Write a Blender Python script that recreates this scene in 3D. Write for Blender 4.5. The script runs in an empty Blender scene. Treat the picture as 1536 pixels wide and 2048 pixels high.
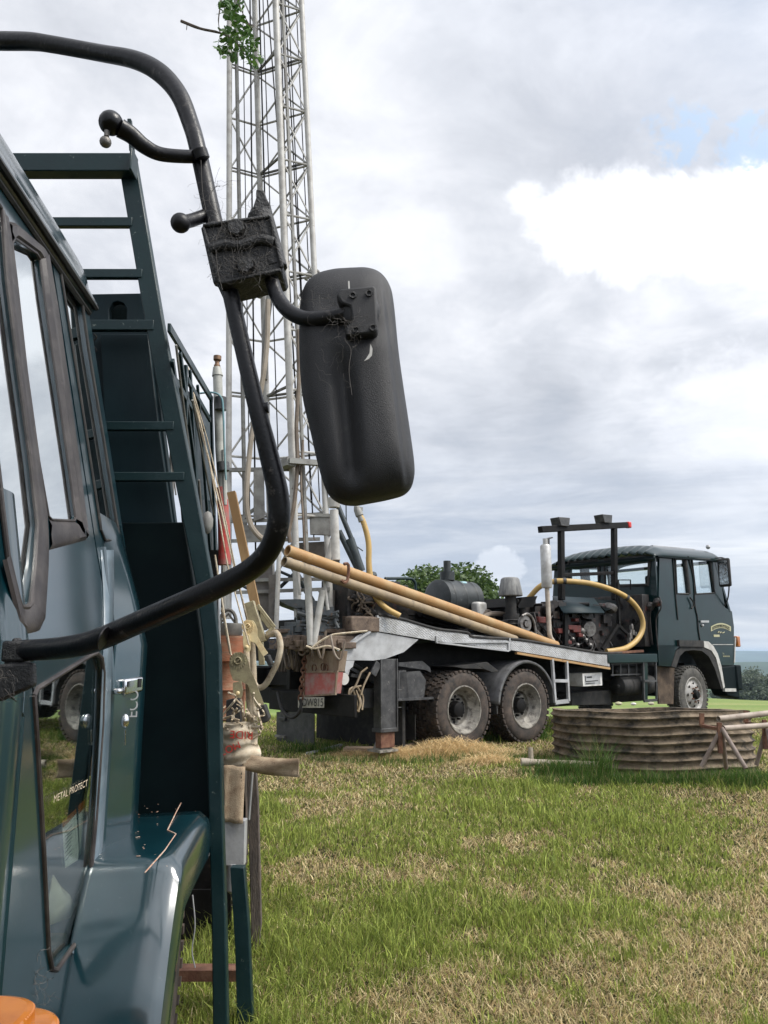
import bpy, math, random
import numpy as np
from mathutils import Vector, Matrix
from mathutils.geometry import tessellate_polygon
random.seed(7); rng = np.random.default_rng(7)
sc = bpy.context.scene
V = Vector
# ------------------------------------------------------------------ camera
F = 1539.2; TH = math.atan(283.0/F); ct, st = math.cos(TH), math.sin(TH); EYE = 1.6
cam_d = bpy.data.cameras.new('camera'); cam = bpy.data.objects.new('camera', cam_d); sc.collection.objects.link(cam)
cam.location = (0, 0, EYE); cam.rotation_euler = (math.pi/2 + TH, 0, 0)
cam_d.sensor_fit = 'VERTICAL'; cam_d.sensor_height = 36; cam_d.lens = 36*F/2048
cam_d.clip_start = 0.05; cam_d.clip_end = 30000
sc.camera = cam
sc.view_settings.view_transform = 'Standard'; sc.view_settings.look = 'None'
sc.view_settings.exposure = 0.66; sc.view_settings.gamma = 1
# ------------------------------------------------------------------ measuring helpers
def ray(px, py):
    x = (px-768)/F; y = (1024-py)/F
    return V((x, ct-y*st, st+y*ct))
def hit(px, py, P, N):
    r = ray(px, py); o = V((0, 0, EYE))
    return o + r*((V(P)-o).dot(N)/r.dot(N))
def atY(px, py, Y): return hit(px, py, (0, Y, 0), V((0, 1, 0)))
def atZ(px, py, z): return hit(px, py, (0, 0, z), V((0, 0, 1)))
# ------------------------------------------------------------------ world
def world():
    w = bpy.data.worlds.new('World'); sc.world = w; w.use_nodes = True
    nt = w.node_tree; N = nt.nodes; L = nt.links
    for n in list(N): N.remove(n)
    out = N.new('ShaderNodeOutputWorld'); bg = N.new('ShaderNodeBackground')
    L.new(bg.outputs[0], out.inputs[0])
    tc = N.new('ShaderNodeTexCoord'); g = tc.outputs['Generated']
    def math_(op, a, b=None, clamp=False):
        m = N.new('ShaderNodeMath'); m.operation = op; m.use_clamp = clamp
        for i, q in enumerate((a, b)):
            if q is None: continue
            if isinstance(q, (int, float)): m.inputs[i].default_value = q
            else: L.new(q, m.inputs[i])
        return m.outputs[0]
    def mixc(f, a, b):
        m = N.new('ShaderNodeMix'); m.data_type = 'RGBA'
        for s, q in ((0, f), (6, a), (7, b)):
            if isinstance(q, (int, float)): m.inputs[s].default_value = q
            elif isinstance(q, tuple): m.inputs[s].default_value = (*q, 1)
            else: L.new(q, m.inputs[s])
        return m.outputs[2]
    def blob(px, py, r0, r1):     # 1 inside r0 (radians) falling to 0 at r1 around a direction
        d = ray(px, py).normalized()
        vm = N.new('ShaderNodeVectorMath'); vm.operation = 'DOT_PRODUCT'
        L.new(g, vm.inputs[0]); vm.inputs[1].default_value = d
        mr = N.new('ShaderNodeMapRange'); mr.interpolation_type = 'SMOOTHSTEP'
        mr.inputs[1].default_value = math.cos(r1); mr.inputs[2].default_value = math.cos(r0)
        L.new(vm.outputs['Value'], mr.inputs[0]); return mr.outputs[0]
    def noise(vec, scale, det, rough=.55, dist=0.0):
        n = N.new('ShaderNodeTexNoise'); n.inputs['Scale'].default_value = scale
        n.inputs['Detail'].default_value = det; n.inputs['Roughness'].default_value = rough
        n.inputs['Distortion'].default_value = dist
        L.new(vec, n.inputs['Vector']); return n.outputs[0]
    sp = N.new('ShaderNodeSeparateXYZ'); L.new(g, sp.inputs[0])
    z = math_('MAXIMUM', sp.outputs[2], 0.0)
    den = math_('ADD', z, 0.16)
    cb = N.new('ShaderNodeCombineXYZ')
    L.new(math_('DIVIDE', sp.outputs[0], den), cb.inputs[0]); L.new(math_('DIVIDE', sp.outputs[1], den), cb.inputs[1])
    plane = cb.outputs[0]
    n1 = noise(plane, 1.05, 10, .56, .5)
    n2 = noise(plane, 3.4, 10, .64, .6)
    bl = math_('ABSOLUTE', math_('SUBTRACT', math_('MULTIPLY', noise(plane, 1.9, 10, .6, .3), 2.0), 1.0))
    sky = N.new('ShaderNodeTexSky'); sky.sky_type = 'NISHITA'; sky.sun_disc = False
    sky.sun_elevation = SUN_EL; sky.sun_rotation = SUN_ROT
    sk = N.new('ShaderNodeVectorMath'); sk.operation = 'SCALE'; L.new(sky.outputs[0], sk.inputs[0]); sk.inputs['Scale'].default_value = 0.12
    # cloud brightness field
    t = math_('ADD', math_('MULTIPLY', n1, 0.80), math_('MULTIPLY', n2, 0.40))
    t = math_('ADD', math_('SUBTRACT', t, 0.035), math_('MULTIPLY', bl, -.32))
    for (px, py, r0, r1, a) in ((1300, 560, .0, .14, .03), (1250, 330, .0, .2, .05), (1000, 700, .0, .25, .10), (1450, 770, .0, .2, .18), (1180, 110, .02, .28, -.16), (1500, 150, .0, .2, -.12),
                                (1330, 600, .0, .12, -.06), (1000, 900, .05, .35, -.08), (760, 150, .0, .25, .08), (250, 150, .0, .3, .05), (1000, 1080, .0, .3, -.10), (1500, 1210, .0, .12, .12)):
        t = math_('ADD', t, math_('MULTIPLY', blob(px, py, r0, r1), a))
    cr = N.new('ShaderNodeValToRGB'); L.new(t, cr.inputs[0])
    e = cr.color_ramp; e.elements[0].position = .22; e.elements[0].color = (.30, .325, .37, 1)
    e.elements[1].position = .86; e.elements[1].color = (.93, .93, .95, 1)
    for p, c in ((.40, (.42, .435, .47)), (.52, (.515, .53, .565)), (.60, (.60, .61, .64)), (.66, (.66, .67, .70)), (.76, (.73, .74, .765))):
        q = e.elements.new(p); q.color = (*c, 1)
    cloud = cr.outputs[0]
    # low bank near the horizon: bluer, streaked sideways
    mp = N.new('ShaderNodeMapping'); mp.inputs['Scale'].default_value = (1.6, 1.6, 15); L.new(g, mp.inputs[0])
    n3 = noise(mp.outputs[0], 1.7, 10, .6, .5)
    lr = N.new('ShaderNodeValToRGB'); L.new(n3, lr.inputs[0])
    e = lr.color_ramp; e.elements[0].position = .40; e.elements[0].color = (.33, .375, .46, 1)
    e.elements[1].position = .66; e.elements[1].color = (.60, .62, .66, 1)
    lowf = N.new('ShaderNodeMapRange'); lowf.interpolation_type = 'SMOOTHSTEP'; L.new(sp.outputs[2], lowf.inputs[0])
    lowf.inputs[1].default_value = .36; lowf.inputs[2].default_value = .06; lowf.inputs[3].default_value = 0; lowf.inputs[4].default_value = .9
    cloud = mixc(lowf.outputs[0], cloud, lr.outputs[0])
    # small puffy cloud
    nd = noise(g, 34, 8, .62)
    pf = math_('ADD', math_('ADD', blob(1010, 1130, .004, .042), math_('MULTIPLY', blob(965, 1142, .0, .035), .7)), math_('MULTIPLY', math_('SUBTRACT', nd, .5), 2.6))
    pr_ = N.new('ShaderNodeMapRange'); pr_.interpolation_type = 'SMOOTHSTEP'; L.new(pf, pr_.inputs[0]); pr_.inputs[1].default_value = .55; pr_.inputs[2].default_value = .95; pr_.inputs[4].default_value = .34
    cloud = mixc(pr_.outputs[0], cloud, (.74, .76, .8))
    def crisp(fields, noise_, amp, lo, hi):          # ragged-edged mask from a few soft spots and a noise
        v = None
        for (px, py, r1, k) in fields:
            w_ = math_('MULTIPLY', blob(px, py, 0, r1), k); v = w_ if v is None else math_('MAXIMUM', v, w_)
        gate = math_('MULTIPLY', v, 4.0, True)
        v = math_('ADD', v, math_('MULTIPLY', math_('SUBTRACT', noise_, .5), amp))
        m_ = N.new('ShaderNodeMapRange'); m_.interpolation_type = 'SMOOTHSTEP'; L.new(v, m_.inputs[0]); m_.inputs[1].default_value = lo; m_.inputs[2].default_value = hi
        return math_('MULTIPLY', m_.outputs[0], gate)
    nb = noise(g, 9, 10, .62, .3); nc = noise(g, 22, 9, .66, .2)
    bank = crisp([(1080, 435, .06, .8), (1150, 445, .08, 1), (1240, 460, .085, 1), (1330, 450, .075, 1), (1420, 445, .075, 1), (1500, 440, .08, 1), (1570, 455, .085, 1)], nb, 3.6, .30, 1.05)
    cloud = mixc(math_('MULTIPLY', bank, .8), cloud, (.84, .845, .87))
    low2 = crisp([(1380, 745, .05, .8), (1470, 750, .06, 1), (1540, 760, .06, 1)], nc, 3.5, .35, 1.2)
    cloud = mixc(math_('MULTIPLY', low2, .5), cloud, (.70, .71, .75))
    hole = crisp([(1345, 275, .045, 1), (1335, 300, .03, .9), (1400, 235, .025, .9), (1500, 295, .045, .9), (1450, 290, .02, .6)], nc, 6.0, .35, 1.15)
    col = mixc(math_('MULTIPLY', hole, .85), cloud, (.33, .42, .545))
    # a thin share of the clear sky shows through the clouds everywhere
    col = mixc(.08, col, sk.outputs[0])
    # the cloud around the veiled sun is brighter
    sd = V((math.cos(SUN_EL)*math.sin(SUN_ROT), math.cos(SUN_EL)*math.cos(SUN_ROT), math.sin(SUN_EL)))
    vm = N.new('ShaderNodeVectorMath'); vm.operation = 'DOT_PRODUCT'; L.new(g, vm.inputs[0]); vm.inputs[1].default_value = sd
    mr = N.new('ShaderNodeMapRange'); mr.interpolation_type = 'SMOOTHSTEP'; L.new(vm.outputs['Value'], mr.inputs[0])
    mr.inputs[1].default_value = .3; mr.inputs[2].default_value = 1.0; mr.inputs[3].default_value = 1.0; mr.inputs[4].default_value = 2.1
    fin = N.new('ShaderNodeVectorMath'); fin.operation = 'SCALE'; L.new(col, fin.inputs[0]); L.new(mr.outputs[0], fin.inputs['Scale'])
    L.new(fin.outputs[0], bg.inputs[0]); bg.inputs[1].default_value = 1.0
SUN_EL = math.radians(52); SUN_ROT = math.radians(108)     # rotation measured from +Y towards +X
world()
sl = bpy.data.lights.new('sun', 'SUN'); sl.energy = 2.2; sl.angle = math.radians(24); sl.color = (1, .955, .88)
so = bpy.data.objects.new('sun', sl); sc.collection.objects.link(so)
sdir = V((math.cos(SUN_EL)*math.sin(SUN_ROT), math.cos(SUN_EL)*math.cos(SUN_ROT), math.sin(SUN_EL)))
so.rotation_euler = (-sdir).to_track_quat('-Z', 'Y').to_euler()
so.location = (0, 0, 30)

# ------------------------------------------------------------------ mesh builder
class MB:
    def __init__(s): s.v = []; s.f = []; s.m = []; s.cur = 0; s.cuts = []
    def add(s, vs, fs):
        b = len(s.v); s.cuts.append((b, len(s.f))); s.v += [V(q) for q in vs]; s.f += [tuple(b+i for i in f) for f in fs]; s.m += [s.cur]*len(fs); return s
    def box(s, c, d, X=None, Y=None, Z=None):         # centre, full sizes, optional axes
        X = V(X).normalized() if X is not None else V((1, 0, 0)); Z = V(Z).normalized() if Z is not None else V((0, 0, 1))
        Y = V(Y).normalized() if Y is not None else Z.cross(X).normalized()
        c = V(c); vs = [c + X*(d[0]/2*i) + Y*(d[1]/2*j) + Z*(d[2]/2*k) for i in (-1, 1) for j in (-1, 1) for k in (-1, 1)]
        return s.add(vs, [(0, 1, 3, 2), (4, 6, 7, 5), (0, 4, 5, 1), (2, 3, 7, 6), (0, 2, 6, 4), (1, 5, 7, 3)])
    def bar(s, a, b, w, h, up=(0, 0, 1)):             # rectangular bar between two points
        a, b = V(a), V(b); d = b-a; X = d.normalized(); Y = V(up).cross(X)
        if Y.length < 1e-4: Y = V((1, 0, 0)).cross(X)
        Y.normalize(); Z = X.cross(Y)
        return s.box((a+b)/2, (d.length, w, h), X, Y, Z)
    def tube(s, pts, r, n=10, caps=True):
        pts = [V(p) for p in pts]; k = len(pts)
        rs = [r]*k if isinstance(r, (int, float)) else list(r)
        T = [(pts[min(i+1, k-1)]-pts[max(i-1, 0)]).normalized() for i in range(k)]
        u = T[0].orthogonal().normalized(); vs = []; fs = []
        for i in range(k):
            u = (u - T[i]*u.dot(T[i])).normalized(); w = T[i].cross(u)
            for j in range(n):
                a = 2*math.pi*j/n; vs.append(pts[i] + (u*math.cos(a)+w*math.sin(a))*rs[i])
        for i in range(k-1):
            for j in range(n):
                j2 = (j+1) % n; fs.append((i*n+j, i*n+j2, (i+1)*n+j2, (i+1)*n+j))
        if caps: fs.append(tuple(range(n))[::-1]); fs.append(tuple((k-1)*n+j for j in range(n)))
        return s.add(vs, fs)
    def cyl(s, a, b, r, n=16): return s.tube([a, b], r, n)
    def lathe(s, prof, o, ax, n=32):                   # prof: (radius, distance along axis)
        o = V(o); ax = V(ax).normalized(); u = ax.orthogonal().normalized(); w = ax.cross(u); vs = []; fs = []
        for (r, h) in prof:
            for j in range(n):
                a = 2*math.pi*j/n; vs.append(o + ax*h + (u*math.cos(a)+w*math.sin(a))*r)
        for i in range(len(prof)-1):
            for j in range(n):
                j2 = (j+1) % n; fs.append((i*n+j, i*n+j2, (i+1)*n+j2, (i+1)*n+j))
        return s.add(vs, fs)
    def ball(s, c, r, n=16, sq=(1, 1, 1)):
        c = V(c); vs = []; fs = []; m = n//2
        for i in range(m+1):
            th = math.pi*i/m
            for j in range(n):
                a = 2*math.pi*j/n; vs.append(c + V((r*sq[0]*math.sin(th)*math.cos(a), r*sq[1]*math.sin(th)*math.sin(a), r*sq[2]*math.cos(th))))
        for i in range(m):
            for j in range(n): fs.append((i*n+j, (i+1)*n+j, (i+1)*n+(j+1) % n, i*n+(j+1) % n))
        return s.add(vs, fs)
    def prism(s, outer, ext, holes=()):                # flat polygon with holes, given thickness
        loops = [[V(p) for p in outer]] + [[V(p) for p in h] for h in holes]; ext = V(ext)
        flat = [p for l in loops for p in l]; k = len(flat)
        tri = tessellate_polygon(loops)
        fs = [tuple(t) for t in tri] + [tuple(i+k for i in t[::-1]) for t in tri]
        o = 0
        for l in loops:
            n = len(l)
            for i in range(n): j = (i+1) % n; fs.append((o+i, o+j, o+j+k, o+i+k))
            o += n
        return s.add(flat + [p+ext for p in flat], fs)
    def grid(s, P, closeu=False):                      # P[i][j] points
        n, m = len(P), len(P[0]); fs = []
        for i in range(n-1):
            for j in range(m-1 if not closeu else m): j2 = (j+1) % m; fs.append((i*m+j, i*m+j2, (i+1)*m+j2, (i+1)*m+j))
        return s.add([p for r in P for p in r], fs)
    def each(s, name, mats, parent=None, **k):          # every shape added becomes an object of its own
        c = s.cuts + [(len(s.v), len(s.f))]; out = []
        for (v0, f0), (v1, f1) in zip(c, c[1:]):
            q = MB(); q.v = s.v[v0:v1]; q.f = [tuple(i-v0 for i in f) for f in s.f[f0:f1]]; q.m = s.m[f0:f1]; out.append(q.obj(name, mats, parent, **k))
        return out
    def obj(s, name, mats, parent=None, bevel=0, solid=0, angle=40, **props):
        if not isinstance(mats, (list, tuple)): mats = [mats]
        me = bpy.data.meshes.new(name)
        me.from_pydata([tuple(q) for q in s.v], [], s.f); me.update()
        import bmesh as _b
        bm = _b.new(); bm.from_mesh(me); _b.ops.recalc_face_normals(bm, faces=bm.faces); bm.to_mesh(me); bm.free()
        for m in mats:
            if m: me.materials.append(m)
        me.polygons.foreach_set('material_index', s.m)
        me.polygons.foreach_set('use_smooth', [True]*len(s.f))
        me.set_sharp_from_angle(angle=math.radians(angle)); me.update()
        o = bpy.data.objects.new(name, me); sc.collection.objects.link(o)
        if parent is not None:
            o.parent = parent
        if bevel:
            b = o.modifiers.new('bevel', 'BEVEL'); b.width = bevel; b.segments = 2; b.limit_method = 'ANGLE'; b.angle_limit = math.radians(35); b.harden_normals = False
        if solid:
            b = o.modifiers.new('solid', 'SOLIDIFY'); b.thickness = solid; b.offset = 0
        for k, q in props.items(): o[k] = q
        return o
    def shift(s, L, rz=0.0):                           # world -> frame at L
        M = Matrix.Rotation(-rz, 4, 'Z')
        s.v = [M @ (q-V(L)) for q in s.v]; return s
def thing(name, label, cat, loc=(0, 0, 0), rz=0.0, group=None, kind=None):
    o = bpy.data.objects.new(name, None); o.empty_display_size = .2; sc.collection.objects.link(o)
    o.location = loc; o.rotation_euler = (0, 0, rz); o['label'] = label; o['category'] = cat
    if group: o['group'] = group
    return o
def tag(o, label=None, cat=None, group=None, kind=None):
    for k, q in (('label', label), ('category', cat), ('group', group), ('kind', kind)):
        if q: o[k] = q
    return o
def smooth(pts, n=8):                                  # Catmull-Rom through points (any dimension)
    P = [np.array(p, float) for p in pts]; out = []
    P = [2*P[0]-P[1]] + P + [2*P[-1]-P[-2]]
    for i in range(1, len(P)-2):
        for k in range(n):
            t = k/n; a, b, c, d = P[i-1], P[i], P[i+1], P[i+2]
            out.append(tuple(.5*((2*b)+(-a+c)*t+(2*a-5*b+4*c-d)*t*t+(-a+3*b-3*c+d)*t**3)))
    out.append(tuple(P[-2])); return out
_tc = {}
def text(mb, s, o, X, Y, size, depth=.002, align='LEFT', squash=1.0):
    key = s
    if key not in _tc:
        c = bpy.data.curves.new('t', 'FONT'); c.body = s; c.size = 1; c.extrude = 0.0
        ob = bpy.data.objects.new('t', c); sc.collection.objects.link(ob)
        bpy.context.view_layer.update()
        me = bpy.data.meshes.new_from_object(ob.evaluated_get(bpy.context.evaluated_depsgraph_get()))
        _tc[key] = ([tuple(v.co) for v in me.vertices], [tuple(p.vertices) for p in me.polygons])
        bpy.data.objects.remove(ob); bpy.data.curves.remove(c); bpy.data.meshes.remove(me)
    vs, fs = _tc[key]; X = V(X).normalized(); Y = V(Y).normalized(); Z = X.cross(Y)
    w = max(v[0] for v in vs); off = 0 if align == 'LEFT' else -w/2
    k = len(vs); top = [V(o) + X*((v[0]+off)*size*squash) + Y*(v[1]*size) + Z*depth for v in vs]
    return mb.add(top, fs)
# ------------------------------------------------------------------ materials
def mat(name, c1, c2=None, scale=8, lo=.42, hi=.62, rough=.6, rough2=None, metal=0, coat=0, bump=0, bscale=60, spec=.5, det=7, c3=None, s3=3, lo3=.6, hi3=.7, stretch=None, cior=1.5, crough=.06):
    m = bpy.data.materials.new(name); m.use_nodes = True; nt = m.node_tree; N = nt.nodes; L = nt.links
    b = N['Principled BSDF']; b.inputs['Roughness'].default_value = rough; b.inputs['Metallic'].default_value = metal
    b.inputs['Coat Weight'].default_value = coat; b.inputs['Coat Roughness'].default_value = crough; b.inputs['Specular IOR Level'].default_value = spec
    b.inputs['Base Color'].default_value = (*c1, 1)
    tc = N.new('ShaderNodeTexCoord'); vec = tc.outputs['Object']
    if stretch:
        mp = N.new('ShaderNodeMapping'); mp.inputs['Scale'].default_value = stretch; L.new(vec, mp.inputs[0]); vec = mp.outputs[0]
    def nz(sc_, d=7, r=.62):
        n = N.new('ShaderNodeTexNoise'); n.inputs['Scale'].default_value = sc_; n.inputs['Detail'].default_value = d; n.inputs['Roughness'].default_value = r
        L.new(vec, n.inputs['Vector']); return n.outputs[0]
    def mr(x, a, b_, c=0., d=1.):
        q = N.new('ShaderNodeMapRange'); L.new(x, q.inputs[0]); q.inputs[1].default_value = a; q.inputs[2].default_value = b_; q.inputs[3].default_value = c; q.inputs[4].default_value = d; return q.outputs[0]
    def mx(f, a, c):
        q = N.new('ShaderNodeMix'); q.data_type = 'RGBA'; L.new(f, q.inputs[0])
        for s_, z in ((6, a), (7, c)):
            if isinstance(z, tuple): q.inputs[s_].default_value = (*z, 1)
            else: L.new(z, q.inputs[s_])
        return q.outputs[2]
    col = None
    if c2:
        f = mr(nz(scale, det), lo, hi); col = mx(f, c1, c2)
        if rough2 is not None: L.new(mr(f, 0, 1, rough, rough2), b.inputs['Roughness'])
    if c3:
        f3 = mr(nz(s3, 9, .7), lo3, hi3); col = mx(f3, col if col else c1, c3)
    if col: L.new(col, b.inputs['Base Color'])
    if bump:
        bp = N.new('ShaderNodeBump'); bp.inputs['Strength'].default_value = bump; bp.inputs['Distance'].default_value = .01
        L.new(nz(bscale, 5, .6), bp.inputs['Height']); L.new(bp.outputs[0], b.inputs['Normal'])
    b.inputs['Coat IOR'].default_value = cior
    return m
M = {}
M['green'] = mat('dark_green_paint', (.0012, .019, .026), (.0025, .028, .037), 3, .4, .7, rough=.3, coat=1, cior=1.85, crough=.13, spec=.35, c3=(.055, .075, .08), s3=30, lo3=.62, hi3=.84, bump=.012, bscale=220)
M['green_rig'] = mat('dark_green_truck_paint', (.0008, .012, .0125), (.0015, .018, .019), 3, .4, .7, rough=.3, coat=.35, spec=.25, c3=(.009, .022, .022), s3=14, lo3=.64, hi3=.72)
M['green_rough'] = mat('worn_green_paint', (.0015, .015, .018), (.003, .021, .024), 5, .4, .65, rough=.4, rough2=.6, coat=.1, spec=.35, bump=.1, bscale=40, c3=(.16, .19, .17), s3=32, lo3=.645, hi3=.72)
M['green_dark'] = mat('dull_black_green_panel', (.0018, .006, .0075), (.003, .009, .010), 4, rough=.6, bump=.06, bscale=30, c3=(.05, .06, .06), s3=60, lo3=.72, hi3=.8, spec=.12)
M['green_deck'] = mat('dull_green_panel', (.0025, .014, .019), (.004, .019, .024), 5, rough=.55, bump=.08, bscale=50, c3=(.08, .09, .08), s3=45, lo3=.7, hi3=.78, spec=.3, stretch=(1, 1, .25))
M['black'] = mat('black_plastic', (.009, .009, .0105), (.018, .018, .0195), 6, rough=.48, rough2=.62, bump=.3, bscale=700, c3=(.06, .056, .052), s3=18, lo3=.58, hi3=.86)
M['arm'] = mat('black_painted_tube', (.003, .003, .0045), (.008, .008, .010), 8, rough=.28, rough2=.5, spec=.35, bump=.12, bscale=120, c3=(.17, .15, .135), s3=30, lo3=.58, hi3=.82)
M['clamp'] = mat('black_cast_clamp', (.008, .008, .009), (.02, .02, .02), 30, rough=.4, rough2=.6, bump=.5, bscale=160, c3=(.09, .08, .07), s3=60, lo3=.62, hi3=.8)
M['web'] = mat('cobweb', (.12, .11, .10), rough=.9)
M['flange'] = mat('pale_blue_grey_edge', (.10, .14, .17), (.15, .19, .22), 9, rough=.4, coat=.3, c3=(.04, .06, .07), s3=14, lo3=.55, hi3=.8)  # door edge strip, paler and bluer than the skin beside it
M['rubber'] = mat('black_rubber', (.012, .012, .012), (.03, .028, .025), 8, rough=.75, bump=.1, c3=(.07, .06, .05), s3=12, lo3=.55, hi3=.8)
M['seal'] = mat('brown_grey_window_seal', (.022, .017, .016), (.05, .042, .038), 10, rough=.45, bump=.1, bscale=50, c3=(.14, .12, .11), s3=16, lo3=.6, hi3=.8)
M['tyre'] = mat('dusty_tyre', (.022, .02, .018), (.06, .045, .036), 6, .4, .65, rough=.85, bump=.2, bscale=50, c3=(.115, .085, .066), s3=4, lo3=.45, hi3=.7)
M['tyre_far'] = mat('grey_tyre', (.05, .048, .043), (.095, .09, .08), 7, rough=.85, bump=.1, c3=(.13, .12, .10), s3=9, lo3=.5, hi3=.8)
M['rim'] = mat('dusty_grey_rim', (.16, .15, .13), (.30, .28, .24), 7, rough=.6, bump=.1, c3=(.05, .042, .035), s3=9, lo3=.5, hi3=.62)
M['rim_white'] = mat('pale_rim', (.34, .33, .31), (.22, .205, .18), 7, rough=.5, c3=(.10, .07, .05), s3=14, lo3=.58, hi3=.68)
M['chassis'] = mat('black_chassis', (.004, .0038, .0036), (.010, .009, .0085), 8, rough=.6, spec=.2, bump=.2, c3=(.05, .035, .025), s3=11, lo3=.63, hi3=.75)
M['steel_dark'] = mat('worn_dark_steel', (.035, .035, .036), (.07, .07, .07), 9, rough=.5, bump=.2, c3=(.22, .21, .2), s3=22, lo3=.6, hi3=.72)
M['mastpaint'] = mat('off_white_mast_paint', (.50, .49, .46), (.33, .31, .28), 7, .45, .7, rough=.5, c3=(.13, .10, .07), s3=10, lo3=.64, hi3=.72)
M['mastgrey'] = mat('dirty_grey_mast_steel', (.25, .25, .23), (.14, .13, .12), 6, .42, .66, rough=.55, c3=(.12, .07, .04), s3=9, lo3=.6, hi3=.7)
M['alu'] = mat('weathered_aluminium', (.46, .465, .47), (.32, .32, .32), 5, .4, .66, rough=.45, metal=.2, c3=(.13, .12, .11), s3=18, lo3=.63, hi3=.72, bump=.15, bscale=40)
M['rust'] = mat('rusty_steel', (.12, .05, .03), (.20, .10, .06), 10, rough=.85, bump=.4, c3=(.06, .03, .02), s3=7, lo3=.5, hi3=.7)
M['tan_rust'] = mat('tan_flaking_paint', (.29, .225, .165), (.20, .13, .085), 9, .42, .6, rough=.75, bump=.2, c3=(.10, .04, .022), s3=15, lo3=.58, hi3=.66, stretch=(1, 1, .5))
M['rear_rust'] = mat('dirty_rusted_tray', (.17, .125, .092), (.09, .065, .05), 8, .4, .62, rough=.85, bump=.4, c3=(.05, .03, .02), s3=12, lo3=.54, hi3=.66)
M['red_faded'] = mat('faded_red_paint', (.40, .10, .085), (.36, .22, .20), 7, rough=.6, bump=.2, c3=(.07, .04, .035), s3=15, lo3=.63, hi3=.7)
M['pipe_orange'] = mat('ochre_pipe', (.38, .215, .085), (.42, .28, .135), 3.5, rough=.55, bump=.1, c3=(.16, .09, .045), s3=12, lo3=.6, hi3=.7)
M['pipe_tan'] = mat('dusty_tan_pipe', (.29, .22, .135), (.20, .155, .105), 4, rough=.6, bump=.1, c3=(.11, .09, .065), s3=10, lo3=.55, hi3=.68)
M['hose'] = mat('yellow_rubber_hose', (.50, .33, .11), (.40, .27, .10), 5, rough=.5, c3=(.16, .12, .06), s3=14, lo3=.62, hi3=.72)
M['hose_brown'] = mat('brown_hose', (.12, .09, .065), (.19, .15, .11), 6, rough=.6)
M['exh'] = mat('silver_muffler', (.50, .50, .49), (.36, .35, .33), 7, rough=.42, metal=.3, c3=(.2, .14, .1), s3=12, lo3=.62, hi3=.7)
M['white'] = mat('white_paint', (.68, .67, .64), (.5, .48, .44), 8, rough=.5)
M['concrete'] = mat('weathered_tank_concrete', (.115, .085, .055), (.225, .175, .12), 5, .38, .62, rough=.95, bump=1, bscale=34, c3=(.032, .027, .02), s3=4.5, lo3=.45, hi3=.62, stretch=(1, 1, 1.6))
M['soil'] = mat('soil', (.09, .06, .035), (.14, .10, .06), 6, rough=1, bump=.6, bscale=20)
M['chrome'] = mat('chrome', (.75, .75, .76), (.5, .5, .5), 20, rough=.12, rough2=.3, metal=1)
M['amber'] = mat('amber_lens', (.45, .15, .02), (.36, .11, .015), 12, rough=.25, coat=.5, bump=.05, bscale=40, c3=(.3, .16, .08), s3=30, lo3=.6, hi3=.75)
M['redlens'] = mat('red_lens', (.6, .02, .01), rough=.3)
M['strap'] = mat('dirty_cream_webbing', (.62, .54, .41), (.48, .38, .26), 20, rough=.9, bump=.5, bscale=300, c3=(.2, .13, .08), s3=18, lo3=.58, hi3=.7)
M['strapred'] = mat('red_print', (.5, .03, .02), rough=.8)
M['strapblack'] = mat('dark_print', (.03, .03, .04), rough=.8)
M['zinc'] = mat('yellow_zinc_buckle', (.80, .66, .38), (.66, .5, .27), 30, rough=.36, metal=.1, bump=.15, bscale=120)
M['zinc_dull'] = mat('olive_zinc_buckle', (.34, .30, .18), (.25, .21, .13), 30, rough=.45, metal=.15, bump=.2, bscale=120)
M['wood'] = mat('weathered_board', (.36, .27, .19), (.24, .17, .115), 16, rough=.9, bump=.5, bscale=60, c3=(.12, .08, .05), s3=20, lo3=.6, hi3=.72, stretch=(.25, 1, 3))
M['woodgrey'] = mat('old_grey_timber', (.10, .08, .065), (.055, .045, .04), 14, rough=.95, bump=.8, bscale=50, c3=(.2, .17, .14), s3=20, lo3=.62, hi3=.75, stretch=(3, .2, .6))
M['drumred'] = mat('muddy_orange_drum', (.36, .13, .065), (.42, .24, .15), 9, .4, .65, rough=.75, bump=.25, c3=(.22, .17, .12), s3=12, lo3=.55, hi3=.68, stretch=(1, 1, 3))
M['redtube'] = mat('red_painted_tube', (.42, .04, .03), (.27, .13, .11), 8, rough=.6, bump=.1)
M['brass'] = mat('brown_fitting', (.2, .12, .07), (.12, .07, .045), 20, rough=.5, metal=.5)
M['engine'] = mat('oily_engine', (.012, .011, .011), (.04, .032, .028), 14, rough=.5, bump=.4, c3=(.12, .03, .02), s3=7, lo3=.6, hi3=.66)
M['enginered'] = mat('red_engine_part', (.13, .02, .014), (.08, .02, .015), 14, rough=.55, bump=.3)
M['metalgrey'] = mat('grey_cast_metal', (.24, .23, .22), (.12, .11, .1), 14, rough=.45, metal=.5, bump=.3)
M['paper'] = mat('paper', (.62, .63, .56), (.5, .52, .44), 40, rough=.8)
M['cloth'] = mat('cream_cloth', (.5, .47, .36), (.4, .37, .27), 20, rough=.9)
M['seat'] = mat('grey_seat_fabric', (.10, .10, .10), (.06, .06, .065), 20, rough=.9)
M['cabin'] = mat('dark_cab_trim', (.02, .021, .022), rough=.8)
M['gold'] = mat('gold_sign_paint', (.42, .40, .24), rough=.5)
M['platecol'] = mat('number_plate', (.45, .43, .36), (.32, .3, .25), 30, rough=.6)
M['ink'] = mat('black_ink', (.008, .008, .008), rough=.6)
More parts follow.
